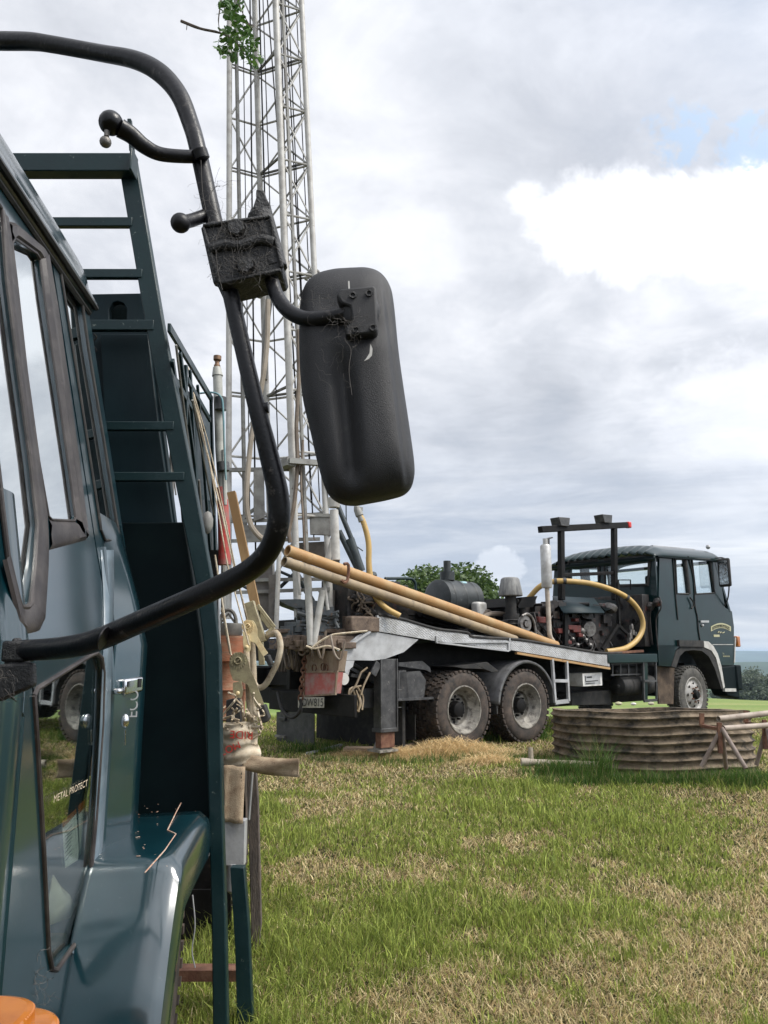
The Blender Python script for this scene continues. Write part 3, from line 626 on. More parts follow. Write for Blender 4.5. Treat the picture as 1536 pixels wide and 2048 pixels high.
g.box((.66, .3, .50), (.03, .62, .12)); g.box((2.0, -.02, .56), (.05, .04, .12))
g.prism(sp(S, [(948, 1328), (975, 1324), (998, 1342), (985, 1345), (968, 1338)]), (0, .45, 0)); g.prism(sp(S, [(908, 1333), (948, 1328), (968, 1338), (925, 1337)]), (0, .5, 0))
g.each('mud_flap_or_fill', M['rubber'], rig, bevel=.006)
# deck: bed, side panels
g = MB(); top = [(752, 1229), (930, 1267), (1012, 1275), (1212, 1309)]
T4 = sp(S, top); g.prism([T4[0], T4[1], T4[2], T4[3], T4[3]-V((0, 0, .12)), T4[2]-V((0, 0, .12)), T4[0]-V((0, 0, .12))], (0, 2.4, 0))
g.box((4.35, 1.2, 1.15), (2.0, 2.3, .12))
g.obj('deck', M['chassis'], rig)
g = MB(); o = V((0, -.035, 0))
g.prism([p+o for p in sp(S, [(750, 1231), (930, 1269), (1012, 1277), (1012, 1302), (900, 1284), (868, 1282), (750, 1262)])], (0, .03, 0))
g.prism([p+o for p in sp(S, [(1018, 1277), (1213, 1310), (1216, 1333), (1150, 1322), (1018, 1300)])], (0, .03, 0))
g.obj('side_panel', M['tread'], rig)
g = MB()
for a, b in (((868, 1283), (1010, 1276)), ((868, 1283), (1013, 1282)),): pass
for pts in ([(868, 1272), (868, 1285), (1012, 1284), (1012, 1302)], [(1014, 1276), (1014, 1302)], [(870, 1285), (1012, 1302)], [(750, 1231), (750, 1262)]):
    for a, b in zip(pts, pts[1:]): g.bar(S(*a)-V((0, .045, 0)), S(*b)-V((0, .045, 0)), .03, .022)
g.obj('panel_lip', M['alu'], rig)
g = MB()
for a, b in zip([(1030, 1306), (1150, 1326), (1216, 1337)], [(1150, 1326), (1216, 1337)]): g.bar(S(*a)-V((0, .02, 0)), S(*b)-V((0, .02, 0)), .05, .035)
g.obj('rusty_sill', M['pipe_orange'], rig)
g = MB(); pts = [S(x, y)+V((0, -.03, 0)) for x, y in [(752, 1229), (800, 1238), (870, 1258), (930, 1265), (945, 1274), (1030, 1279), (1100, 1290), (1160, 1300), (1200, 1306), (1240, 1306)]]
g.tube(smooth(pts, 4), .022, 8); g.obj('edge_hose', M['rubber'], rig)
# rear cantilever bracket plates
g = MB(); br = [(736, 1262), (752, 1263), (862, 1283), (828, 1284), (806, 1303), (768, 1318), (745, 1321), (686, 1320), (683, 1312), (690, 1292), (712, 1272)]
g.prism([p-V((0, .02, 0)) for p in sp(S, [(712, 1272), (736, 1261), (835, 1279), (806, 1304), (768, 1318), (745, 1321), (686, 1320), (683, 1312), (690, 1292)])], (0, .02, 0))
g.prism([p-V((0, .03, 0)) for p in sp(S, [(684, 1321), (706, 1321), (703, 1333), (697, 1338), (694, 1350), (688, 1347)])], (0, .02, 0))
g.bar(S(735, 1263)-V((0, .05, 0)), S(690, 1293)-V((0, .05, 0)), .03, .03)
g.obj('bracket_plate', M['alu'], rig)
g = MB()
g.prism(sp(S, [(668, 1272), (738, 1262), (700, 1290), (672, 1295)], .1), (0, .05, 0)); g.box(S(725, 1248, .1), (.5, .2, .19)); g.prism(sp(S, [(640, 1270), (700, 1265), (690, 1300), (640, 1300)], .5), (0, .05, 0))
g.obj('rear_beam', M['rear_rust'], rig, bevel=.006)
g = MB(); g.lathe([(0, 0), (.045, 0), (.045, .01)], S(692, 1279, .09), (0, -1, 0), 20); g.obj('beam_hole', M['ink'], rig)
g = MB(); g.box(S(725, 1249, .0), (.46, .14, .19)); g.obj('end_block', M['rear_rust'], rig, bevel=.02)
# rear face
u_ = -2.3
g = MB(); a = lambda x, y, u=u_: B(x, y, u)
P4 = [a(613, 1301), a(682, 1302), a(676, 1343), a(610, 1344)]; g.prism(P4, (.1, 0, 0)); g.obj('lamp_board', M['tan_rust'], rig)
g = MB(); P4 = [a(610, 1345.5), a(676, 1344.5), a(671, 1387), a(610, 1391)]; g.prism(P4, (.08, 0, 0)); g.obj('lamp_panel', M['red_faded'], rig)
g = MB()
for p, q in (((609, 1344), (676, 1343)), ((608, 1392), (672, 1388)), ((608, 1344), (608, 1392)), ((674, 1344), (670, 1388))): g.bar(a(*p, u_-.01), a(*q, u_-.01), .022, .022)
g.obj('lamp_frame', M['tan_rust'], rig)
g = MB(); 
for x, y in ((630, 1336), (648, 1334), (653, 1336)): g.lathe([(0, 0), (.045, 0), (.045, .02)], a(x, y, u_+.005), (-1, 0, 0), 16)
g.each('lamp_socket', M['rust'], rig)
g = MB(); P4 = [a(557, 1302), a(602, 1301), a(598, 1341), a(558, 1343)]; g.prism(P4, (.3, 0, 0)); 
for k in range(7): x = 560+k*6; g.tube([a(x, 1302, u_-.02), a(x+2, 1320, u_-.04), a(x-1, 1342, u_-.02)], .03, 6)
g.obj('canvas_cover', M['woodgrey'], rig)
g = MB(); g.box(B(620, 1405, -2.2)+V((0, 0, -.0)), (.05, 1.9, .26)); g.box((-2.2, 1.2, 1.35), (.12, 2.2, .3)); g.box((-2.12, 1.2, .88), (.12, 2.3, .5)); g.obj('rear_crossmember', M['chassis'], rig, bevel=.01)
# plate
g = MB(); g.prism([a(596, 1394.5, -2.34), a(647, 1394.5, -2.34), a(647, 1415.5, -2.34), a(596, 1415.5, -2.34)], (.01, 0, 0)); pl_ = g.obj('number_plate', M['platecol'], rig)
g = MB(); pA = a(597, 1412.5, -2.352); pB = a(646, 1412.5, -2.352); wd = (pB-pA).length
text(g, 'TDW815', pA+(pB-pA)*.5, (pB-pA), UP, .136, 0, 'CENTER', wd*.93/(3.55*.136)); g.obj('plate_lettering', M['ink'], pl_)
# mud flaps, dark filling under the chassis, and chains
g = MB(); g.prism([B(553, 1424, -1.5), B(628, 1422, -1.5), B(628, 1491, -1.5), B(553, 1492, -1.5)], (.015, 0, 0)); g.obj('mud_flap_or_fill', M['steel_dark'], rig)
g = MB(); g.prism([B(750, 1430, -.7), B(830, 1430, -.7), B(830, 1480, -.7), B(750, 1480, -.7)], (.015, 0, 0)); g.box((-.9, 1.25, .50), (.05, 2.0, .92)); g.box((2.6, 1.2, .66), (6.2, .9, .5)); g.obj('mud_flap_or_fill', M['rubber'], rig)  # flap, plus black boxes added as the darkness beneath the chassis
def chain(g, p, q, n, r=.008, lk=.035):
    for k in range(n):
        c = p.lerp(q, (k+.5)/n); d = (q-p).normalized(); s = d.orthogonal() if k % 2 else d.cross(d.orthogonal()); s.normalize(); L_ = (q-p).length/n*.68
        pts = [c + d*(math.cos(t)*L_) + s*(math.sin(t)*lk*.62) for t in [i*math.pi/5 for i in range(11)]]; g.tube(pts, r, 6, False)
g = MB(); chain(g, a(611, 1300, -2.42), a(601, 1400, -2.42), 11, .011, .045); g.obj('chain', M['rust'], rig)
g = MB(); g.tube([a(611, 1160, -2.42), a(611, 1296, -2.42)], .008, 6); g.ball(a(612, 1297, -2.42), .05, 10); g.ball(a(613, 1305, -2.42), .035, 8); g.tube([a(601, 1400, -2.42), a(604, 1425, -2.42)], [.025, .006], 6); g.tube(smooth([a(555, 1385, -2.3), a(565, 1420, -2.38), a(583, 1435, -2.4), a(598, 1425, -2.4), a(603, 1405, -2.38)], 5), .022, 8); g.obj('hanging_cable', M['rubber'], rig)
g = MB(); g.lathe([(0, .0), (.07, 0), (.075, .02), (.05, .08)], S(685, 1358, -.02)-V((0, .04, 0)), (0, 1, 0), 24); g.obj('reflector', M['mastpaint'], rig)
g = MB(); r3 = random.Random(21)
for k in range(11):
    x, y = r3.uniform(558, 690), r3.uniform(1262, 1300); dx = r3.uniform(-22, 22); u0_ = -2.42-r3.uniform(0, .08)
    g.tube(smooth([a(x, y, u0_), a(x+dx*.4, y+r3.uniform(15, 45), u0_-.05), a(x+dx, y+r3.uniform(10, 60), u0_), a(x+dx*1.4, y+r3.uniform(-10, 30), u0_+.05)], 5), r3.uniform(.008, .018), 6)
g.each('hanging_hose', M['hose_brown'], rig)
# rope and straps hanging under the bracket
g = MB()
for pts in ([(722, 1345), (712, 1370), (700, 1390), (708, 1415), (716, 1422), (720, 1405), (712, 1380)], [(722, 1372), (700, 1378), (699, 1400), (712, 1420), (722, 1410), (718, 1388)], [(740, 1345), (728, 1370), (722, 1390)], [(735, 1335), (722, 1345)], [(705, 1378), (712, 1398), (718, 1424)], [(715, 1375), (726, 1395), (724, 1420)]):
    g.tube(smooth([S(x, y, -.03+random.uniform(-.03, .03)) for x, y in pts], 4), .013, 6)
g.obj('rope_coil', M['pipe_tan'], rig)
g = MB(); g.prism([p for p in sp(S, [(668, 1388), (682, 1385), (678, 1415), (668, 1420)], .05)], (0, .02, 0)); g.obj('hanging_rag', M['cloth'] if False else M['woodgrey'], rig)
g = MB()
for p, q in (((697, 1335), (760, 1370)), ((700, 1350), (758, 1358)), ((700, 1325), (740, 1350))): g.bar(S(*p, .15), S(*q, .3), .05, .04)
g.prism(sp(S, [(728, 1378), (758, 1377), (758, 1416), (722, 1416)], .2), (0, .5, 0)); g.obj('stabiliser_linkage', M['steel_dark'], rig)
# outrigger legs
for v0, nm in ((-.02, 0), (2.2, 1)):
    g = MB(); d = V((0, v0+.02, 0))
    P4 = [S(760, 1318)+d, S(792, 1320)+d, S(795, 1462)+d, S(760, 1462)+d]; u0, u1 = P4[0].x, P4[1].x; zt, zb = P4[0].z, P4[2].z
    g.box(((u0+u1)/2, v0+.08, (zt+zb)/2), (u1-u0, .14, zt-zb)); g.box(((u0+u1)/2, v0+.08, zb+.02), (u1-u0+.03, .17, .05))
    for x in (u0, u1): g.bar((x, v0+.0, zb), (x, v0+.0, zt), .02, .02)
    g.bar(S(745, 1350)+d, S(757, 1325)+d, .03, .1)
    for y in (1380, 1400, 1415): p = S(797, y)+d; g.bar(p-V((.05, 0, 0)), p+V((.05, 0, 0)), .012, .012)
    leg = g.obj('outrigger_leg', M['steel_dark'], rig, bevel=.006)
    g = MB(); zf = .06; um = (u0+u1)/2; g.box((um, v0+.08, (zb+zf)/2+.04), (u1-u0-.04, .11, zb-zf-.05)); g.obj('leg_extension', M['rust'], leg, bevel=.006)
    g = MB(); g.prism([(um-.1, v0+.05, .1), (um+.1, v0+.05, .1), (um+.05, v0+.05, .2), (um-.05, v0+.05, .2)], (0, .16, 0)); g.box((um, v0+.13, .09), (.3, .26, .03)); g.obj('leg_foot', M['rim'], leg)
# side box behind the leg
g = MB(); g.prism(sp(S, [(797, 1342), (812, 1340), (818, 1398), (797, 1398)], .1), (0, .4, 0)); g.prism(sp(S, [(800, 1345), (840, 1342), (852, 1360), (848, 1396), (800, 1396)], .1), (0, .02, 0)); g.box(S(824, 1398, .1), (.75, .05, .03))
g.prism(sp(S, [(797, 1325), (845, 1322), (860, 1335), (862, 1345), (852, 1340), (797, 1332)], .15), (0, .03, 0))
g.obj('battery_box', M['steel_dark'], rig)
g = MB(); g.prism(sp(S, [(797, 1290), (860, 1285), (1010, 1306), (1100, 1318), (1100, 1326), (960, 1318), (860, 1322), (797, 1322)], .5), (0, .05, 0)); g.box((1.6, .6, 1.2), (6.4, .05, .35)); g.obj('subframe', M['chassis'], rig)
# steps
def steps(pts, n, m, w=.028):
    g = MB(); (x0, y0), (x1, y1), (x2, y2), (x3, y3) = pts
    A, B_, C_, D_ = S(x0, y0, -.03), S(x1, y1, -.03), S(x2, y2, -.03), S(x3, y3, -.03)
    g.bar(A, D_, w, w); g.bar(B_, C_, w, w); g.bar(D_, C_, .03, w*1.5)
    for k in range(1, n): t = k/n; g.bar(A.lerp(D_, t), B_.lerp(C_, t), .05, w*1.2)
    g.obj('steps', m, rig)
steps([(1104, 1318), (1133, 1322), (1137, 1402), (1110, 1405)], 2, M['alu'], .04)
steps([(1286, 1322), (1311, 1324), (1313, 1400), (1288, 1402)], 2, M['steel_dark'], .03)
# tool box plate, air tanks, panels under the deck
g = MB(); g.prism(sp(S, [(1165, 1347), (1204, 1345), (1205, 1371), (1166, 1373)], .05), (0, .3, 0)); bx = g.obj('control_box', M['white'], rig, bevel=.006)
g = MB(); g.prism(sp(S, [(1169, 1351), (1200, 1349), (1201, 1368), (1170, 1370)], .046), (0, .002, 0)); g.obj('box_label', M['alu'], bx)
g = MB(); g.bar(S(1174, 1354.5, .042), S(1184, 1354, .042), .003, .022); g.bar(S(1171.5, 1352, .042), S(1171.5, 1363, .042), .003, .012); g.bar(S(1172, 1363, .042), S(1196, 1361, .042), .003, .012); g.bar(S(1172, 1367, .042), S(1190, 1366, .042), .003, .01); g.obj('box_lettering', M['ink'], bx)
def tank(px0, py0, px1, py1, r, v, m=M['chassis']):
    g = MB(); A = S(px0, py0, v); B_ = S(px1, py1, v); d = (B_-A).normalized(); L_ = (B_-A).length
    g.lathe([(0, 0), (r*.6, .01), (r*.92, .04), (r, .09), (r, L_-.09), (r*.92, L_-.04), (r*.6, L_-.01), (0, L_)], A, d, 28)
    for k in (.28, .7): g.lathe([(r+.012, L_*k-.02), (r+.012, L_*k+.02)], A, d, 28)
    g.ball(A-d*.01+V((0, -.05, 0)), .03, 8); g.obj('air_tank', m, rig)
tank(1232, 1372, 1302, 1368, .17, .22, M['rubber']); tank(1228, 1343, 1290, 1340, .10, .2, M['rubber'])
g = MB()
for k in range(5): x = 1225+k*16; g.bar(S(x, 1328, .05), S(x, 1352, .05), .015, .02)
for y in (1328, 1350): g.bar(S(1222, y, .05), S(1290, y-2, .05), .015, .02)
g.obj('guard_rack', M['steel_dark'], rig)
g = MB(); tank_ = sp(S, [(1140, 1385), (1225, 1380), (1225, 1410), (1140, 1412)], .35); g.prism(tank_, (0, .6, 0)); g.box(S(1180, 1345, .6), (1.8, .3, .3)); g.obj('fuel_tank', M['rubber'], rig, bevel=.05)
g = MB(); g.bar(S(1213, 1317, -.02), S(1312, 1316, -.02), .06, .15); g.bar(S(1290, 1322, .0), S(1290, 1402, .0), .05, .1); g.obj('side_rail', M['green_rig'], rig, bevel=.006)
g = MB(); g.bar(S(1218, 1306, -.02), S(1285, 1302, .0), .05, .04); g.obj('rail_strip', M['rust'], rig)
g = MB(); g.prism(sp(S, [(1313, 1332), (1349, 1336), (1347, 1408), (1318, 1408)], .12), (0, .03, 0)); g.obj('mud_panel', M['rust'] if False else mat('muddy_panel', (.045, .03, .02), (.10, .07, .045), 6, rough=.9, bump=.3), rig)
# ------------------------------------------------------------------ cab
U0 = 5.12; VW = 2.45
cab = MB(); side = [(1319, 1113), (1427, 1116), (1436, 1125), (1450, 1215), (1464, 1223), (1468, 1253), (1468, 1330), (1432, 1331), (1424, 1310), (1405, 1291), (1352, 1290), (1340, 1331), (1318, 1331), (1316, 1290)]
win1 = [(1350, 1116+2), (1368, 1117+2), (1376, 1186), (1376, 1188), (1353, 1187)]
win2 = [(1383, 1118), (1419, 1119), (1428, 1186), (1391, 1188)]
qwin = [(1424, 1122), (1431, 1130), (1446, 1210), (1438, 1196), (1430, 1180)]
for v, e in ((0, .05), (VW-.05, .05)):
    d = V((0, v, 0)); cab.prism([S(*p)+d for p in side], (0, e, 0), [[S(*p)+d for p in h] for h in (win1, win2)])
sd_ = [S(*p) for p in side]
# rear wall with two windows: plane u = U0
def rw(v, w): return V((U0+.01, v, w))
rear = [rw(.02, 1.45), rw(VW-.02, 1.45), rw(VW-.1, 3.0), rw(.02, 3.08)]
q1 = [B(x, y, U0+.01) for x, y in [(1210, 1120), (1296, 1114), (1300, 1120), (1297, 1170), (1210, 1172)]]
q2 = [B(x, y, U0+.01) for x, y in [(1138, 1124), (1194, 1120), (1198, 1126), (1198, 1166), (1138, 1166)]]
cab.prism(rear, (.05, 0, 0), [q1, q2])
fr = [(7.83, 1.1), (7.86, 2.0), (7.62, 2.25)]
cab.prism([(7.82, .05, 1.07), (7.82, VW-.05, 1.07), (7.86, VW-.05, 2.15), (7.86, .05, 2.15)], (-.05, 0, 0))
cab.box((6.5, VW/2, 1.5), (2.6, VW-.1, .06))
body = cab.obj('cab_body', M['green_rig'], rig, bevel=.012)
# ribbed roof
g = MB(); P = []
uu = np.linspace(U0-.05, 7.62, 40)
for i, u in enumerate(uu):
    row = []; t = (u-U0)/(7.62-U0); zt = 3.08+.1*t; hh = .30*min(1, ((t+.035)/.16))**.5*(1 if t < .93 else max(.35, 1-((t-.93)/.07)**2*.6))
    for k in range(61):
        s = k/60; vv = -.02+(VW+.04)*s; e = 1-abs(2*s-1)**5; rib = .018*math.cos(vv*math.pi*2/.17)*max(0, 1-t*7)*(1 if .05 < s < .95 else 0)
        row.append((u-rib*1.6*(1 if i < 6 else 0), vv, zt+hh*max(0, e)**.5*(.86+.14*math.sin(math.pi*s))+rib))
    P.append(row)
g.grid(P); g.grid([[ (U0-.05, vv, z) for vv in np.linspace(-.02, VW+.02, 12)] for z in (3.0, 3.09)])
g.obj('roof', M['green_rig'], rig, solid=.01, angle=60)
g = MB(); g.bar((U0, -.035, 3.08), (7.62, -.035, 3.17), .05, .03); g.bar((U0-.06, 0, 3.07), (U0-.06, VW, 3.07), .03, .04); g.obj('roof_gutter', M['green_dark'], rig)
g = MB(); g.bar((5.6, .35, 3.36), (7.2, .35, 3.42), .06, .02); g.ball(S(1416, 1094, .3), .05, 8); g.obj('roof_highlight_bar', M['alu'], rig)  # pale bar stands in for the highlight along the roof panel
# window seals, glass
def seal(g, pts, r=.022, n=1): g.tube(pts+[pts[0], pts[1]], r, 6, False)
g = MB()
for h in (win1, win2): seal(g, [S(*p)-V((0, .005, 0)) for p in h])
for h in (q1, q2): seal(g, [p-V((.01, 0, 0)) for p in h], .035)
for p, q in (((1346, 1114), (1378, 1190)), ((1378, 1114), (1388, 1200)), ((1420, 1118), (1447, 1218)), ((1434, 1120), (1452, 1216))): pass
g.tube(smooth([S(1376, 1112, -.01), S(1386, 1150, -.01), S(1389, 1180, -.01), S(1390, 1210, -.01), S(1395, 1235, -.01), S(1397, 1260, -.01), S(1402, 1290, -.01)], 4), .012, 6)
g.tube([S(1346, 1115, -.01), S(1352, 1200, -.01), S(1356, 1240, -.01)], .012, 6)
g.tube([S(1370, 1119, -.005), S(1378, 1188, -.005)], .035, 6)
g.tube(smooth([S(1380, 1195, -.03), S(1386, 1203, -.04), S(1387, 1212, -.03), S(1383, 1217, -.02)], 4), .016, 6)
g.obj('window_seal', M['rubber'], rig)
g = MB()
for h in (win1, win2): g.prism([S(*p)+V((0, .02, 0)) for p in h], (0, .006, 0)); g.prism([S(*p)+V((0, VW-.03, 0)) for p in h], (0, .006, 0))
for h in (q1, q2): g.prism([p+V((.03, 0, 0)) for p in h], (.006, 0, 0))
g.prism([V((7.40, .08, 3.1)), V((7.40, VW-.08, 3.1)), V((7.80, VW-.08, 2.2)), V((7.80, .08, 2.2))], (.006, 0, .002))
g.obj('window_glass', M['glass'], rig)
g = MB()    # windscreen pillars
for v in (.03, VW-.03): g.bar((7.38, v, 3.12), (7.82, v, 2.15), .07, .06)
g.bar((7.36, .05, 3.14), (7.36, VW-.05, 3.14), .1, .06); g.obj('windscreen_frame', M['green_rig'], rig)
# interior
g = MB(); g.box((5.9, .55, 2.15), (.16, .5, 1.0)); g.box((6.15, .55, 1.75), (.5, .5, .16)); g.box((5.85, .55, 2.72), (.12, .26, .2)); g.box((5.9, 1.9, 2.15), (.16, .5, 1.0)); g.obj('seats', M['seat'], rig, bevel=.05)
g = MB(); c = V((7.05, .55, 2.28)); ax = V((.45, 0, .9)).normalized(); X = V((0, 1, 0)); Z = ax.cross(X)
g.tube([c+X*math.cos(t)*.25+Z*math.sin(t)*.25 for t in [k*math.pi/12 for k in range(25)]], .018, 6, False); g.bar(c-X*.24, c+X*.24, .02, .04); g.cyl(c, c-ax*.5, .03); g.box((7.5, 1.2, 2.0), (.4, 2.2, .4)); g.obj('steering_wheel', M['cabin'], rig)
# cab side trim: handle, step recess, lettering, front pieces
g = MB(); g.bar(S(1401, 1243, -.02), S(1417, 1243, -.02), .02, .04); g.ball(S(1405, 1251, -.01), .03, 8); g.obj('door_handle', M['alu'], rig)
g = MB()   # arched sign: band
ring = [(1422, 1253), (1432, 1248), (1442, 1246), (1452, 1248), (1462, 1253)]; low = [(1462, 1263), (1452, 1258), (1442, 1256), (1432, 1258), (1422, 1263)]
R1 = [S(x, y, -.006) for x, y in smooth(ring, 4)]; R2 = [S(x, y, -.006) for x, y in smooth(low, 4)]; g.prism(R1+R2, (0, .003, 0)); sg = g.obj('door_sign', M['gold'], rig)
g = MB(); R1 = [S(x, y, -.009) for x, y in smooth([(1425, 1254), (1433, 1250.5), (1442, 1249), (1451, 1250.5), (1459, 1254)], 4)]; R2 = [S(x, y, -.009) for x, y in smooth([(1459, 1260), (1451, 1256), (1442, 1254.5), (1433, 1256), (1425, 1260)], 4)]; g.prism(R1+R2, (0, .002, 0)); g.obj('sign_ground', M['green_dark'], sg)
g = MB(); rs_ = random.Random(4)   # worn lettering, no longer readable: two words of short strokes, a script line and a number line
for i in range(22):
    if i == 10: continue
    x = 1427+i*1.48; t = (x-1442)/17; y = 1252.4+4.6*t*t; p = S(x, y, -.012); h = rs_.uniform(.014, .024); g.box(p, (.010, .001, h*2)); 
    if rs_.random() < .6: g.box(p+V((.012, 0, rs_.choice((-.018, 0, .018)))), (.016, .001, .008))
g.tube([S(x, y, -.008) for x, y in smooth([(1436, 1266), (1438, 1263), (1440, 1266), (1442, 1264), (1445, 1266), (1449, 1264)], 3)], .008, 5); g.bar(S(1427.5, 1271.5, -.006), S(1439, 1271.5, -.006), .003, .045)
text(g, 'TEL', S(1445, 1308.5, -.006), (1, 0, 0), (0, 0, 1), .04, .002, 'LEFT', 1.2)
for i in range(6): g.box(S(1447+i*2.3, 1312.5, -.006), (.022, .002, .026))
g.obj('sign_lettering', M['gold'], sg)
g = MB(); g.box(S(1472, 1283, -.0)+V((.08, .02, 0)), (.12, .10, .22)); g.obj('indicator', M['amber'], rig, bevel=.02)
g = MB(); g.bar(S(1425, 1289, -.01), S(1466, 1289, -.01), .015, .012); g.bar(S(1470, 1275, 0), S(1468, 1325, 0), .03, .03)
# white flare above the wheel arch
fl = [(1404, 1282), (1414, 1283), (1424, 1292), (1433, 1308), (1440, 1332), (1447, 1374), (1444, 1377), (1437, 1345), (1429.5, 1316), (1420, 1301), (1405, 1294)]
g.prism([S(*p)-V((0, .03, 0)) for p in fl], (0, .05, 0)); g.bar(S(1448, 1380, -.02), S(1470, 1380, -.02), .05, .06); g.obj('arch_trim', M['mastpaint'], rig)
g = MB()
arch = [(1350, 1335), (1358, 1312), (1368, 1302), (1385, 1300), (1402, 1302), (1416, 1313), (1427, 1335), (1441, 1378)]; outer = [(1446, 1378), (1434, 1330), (1420, 1302), (1404, 1292), (1366, 1291), (1352, 1300), (1341, 1333)]
g.prism([S(*p)-V((0, .02, 0)) for p in arch]+[S(*p)-V((0, .02, 0)) for p in outer], (0, .35, 0)); g.box(S(1380, 1287, -.01), (.9, .08, .12)); g.obj('wheel_arch', M['rubber'], rig)
g = MB(); g.prism(sp(S, [(1344, 1290), (1360, 1290), (1346, 1333), (1319, 1331), (1317, 1290)]), (0, .4, 0)); g.obj('cab_skirt', M['green_rig'], rig, bevel=.01)
g = MB(); g.box((7.95, VW/2, .82), (.22, VW+.06, .5)); g.prism(sp(S, [(1443, 1333), (1478, 1330), (1480, 1398), (1455, 1392), (1446, 1374)]), (0, .3, 0)); g.obj('bumper', M['green_dark'], rig, bevel=.03)
# cab mirror
g = MB(); mc = S(1449, 1145, -.18); g.box(mc, (.08, .26, .58)); mb_ = g.obj('mirror', M['rubber'], rig, bevel=.04)
g = MB(); g.box(mc-V((.045, 0, 0)), (.005, .18, .48)); g.obj('mirror_glass', M['chrome'], mb_)
g = MB(); g.tube(smooth([S(1431, 1116, 0), S(1446, 1116, -.1), S(1453, 1125, -.2), S(1458, 1165, -.2), S(1456, 1195, -.1), S(1449, 1212, 0)], 5), .014, 6); g.obj('mirror_arm', M['rubber'], mb_)
# rear of cab kit: air duct, conduit
g = MB()
for x, y in ((1288, 1215), (1300, 1213), (1315, 1205)): g.ball(B(x, y, U0-.08), .09, 8)
for pts in ([(1319, 1193), (1322, 1215), (1312, 1240), (1316, 1300)], [(1310, 1200), (1300, 1230), (1305, 1290)], [(1250, 1200), (1243, 1225), (1250, 1245)], [(1270, 1200), (1275, 1240), (1262, 1270)]):
    g.tube(smooth([B(x, y, U0-.12) for x, y in pts], 4), .016, 6)
g.box((4.95, .9, 1.9), (.22, 1.5, .95)); 
for i in range(4):
    for j in range(3): g.lathe([(.0, 0), (.06, 0), (.06, .04)], (4.84, .35+i*.3, 1.6+j*.28), (-1, 0, 0), 10)
g.obj('radiator', M['engine'], rig, bevel=.01)
# engine deck unit
g = MB(); random.seed(5)
c0 = S(1045, 1270, .5); c1 = S(1262, 1295, .5)
g.box((3.05, .95, 1.72), (1.7, .9, .75)); g.box((2.1, 1.0, 1.85), (.5, .8, .7)); g.box((3.9, .9, 1.7), (.4, 1.0, .9))
for k in range(70):
    u = random.uniform(2.1, 4.1); w = random.uniform(1.45, 2.15); d = random.uniform(.04, .16)
    if k % 3: g.box((u, random.uniform(.38, .52), w), (d*1.5, .12, d))
    else: g.cyl((u, .34, w), (u+random.uniform(-.1, .1), .5, w), d*.55, 12)
for k in range(16):
    u = random.uniform(2.0, 4.0); w = random.uniform(1.4, 2.1); g.tube(smooth([(u, .38, w), (u+random.uniform(-.3, .3), .3, w-.2), (u+random.uniform(-.4, .4), .4, 1.35)], 4), .012, 6)
eng = g.obj('engine', M['engine'], rig, bevel=.008)
g = MB()
for px, py, s in ((1150, 1258, .12), (1138, 1255, .08), (1158, 1270, .07), (1080, 1240, .1), (1135, 1285, .06), (1150, 1240, .06), (1118, 1262, .08)): g.box(S(px, py, .32), (s*1.8, .1, s))
g.each('engine_part', M['enginered'], eng, bevel=.01)
g = MB()
g.lathe([(0, 0), (.13, 0), (.13, .16), (.09, .2)], S(1180, 1258, .28), (.3, 1, .1), 20); g.ball(S(1163, 1262, .3), .06); g.lathe([(.0, 0), (.05, 0), (.05, .1)], S(1135, 1262, .28), (0, 1, 0)); g.lathe([(0, 0), (.09, 0), (.12, .05), (.12, .1)], S(1219, 1222, .3), (.6, 0, .9), 16)
for px, py in ((1145, 1278), (1165, 1272), (1172, 1280), (1155, 1290), (1180, 1290)): g.ball(S(px, py, .3), .04, 8)
g.lathe([(.07, 0), (.13, 0), (.13, .06), (.07, .06)], S(1052, 1248, .25), (0, 1, 0), 28); g.lathe([(.0, -.02), (.05, -.02), (.05, .06)], S(1052, 1248, .25), (0, 1, 0), 16)
g.tube(smooth([S(1044, 1232, .24), S(1055, 1228, .24), (S(1066, 1238, .24)), S(1071, 1260, .24), S(1071, 1284, .24)], 5), .022, 6)
g.tube([S(1072, 1262, .24), S(1092, 1282, .24)], .03, 6); g.tube([S(1060, 1265, .24), S(1090, 1284, .24)], .03, 6)
g.each('engine_fitting', M['metalgrey'], eng)
g = MB(); g.bar(S(1076, 1245, .22), S(1102, 1275, .22), .02, .02); g.bar(S(1131, 1228, .25), S(1131, 1290, .25), .05, .09); g.bar(S(1235, 1165, .2), S(1238, 1255, .2), .05, .06); g.bar(S(1235, 1250, .2), S(1204, 1298, .2), .05, .06); g.bar(S(1236, 1250, .2), S(1262, 1275, .2), .04, .05)
g.prism(sp(S, [(1036, 1212), (1046, 1194), (1075, 1192), (1066, 1214), (1038, 1216)], .4), (0, .8, 0)); g.each('engine_frame', M['chassis'], rig)
g = MB(); A, B_, C_, D_ = S(1105, 1193, .75), S(1188, 1197, .75), S(1209, 1226, .12), S(1127, 1226, .12); g.grid([[A, B_], [D_, C_]])
g.obj('engine_hood', M['green_deck'], rig, solid=.02, angle=10)
g = MB(); g.grid([[S(1188, 1199, .75), S(1240, 1203, .75)], [S(1210, 1222, .2), S(1236, 1215, .3)]]); g.obj('engine_hood', M['green_dark'], rig, solid=.02)
# shower of brassy valves
g = MB()
for px, py, s in ((1263, 1255, .05), (1265, 1265, .06), (1260, 1272, .07), (1258, 1280, .05), (1270, 1268, .05)): g.box(S(px, py, .15), (s, .06, s*1.5))
g.tube([S(1264, 1248, .15), S(1261, 1272, .15), S(1257, 1288, .15)], .02, 8); g.obj('valve', M['metalgrey'], rig, bevel=.005)
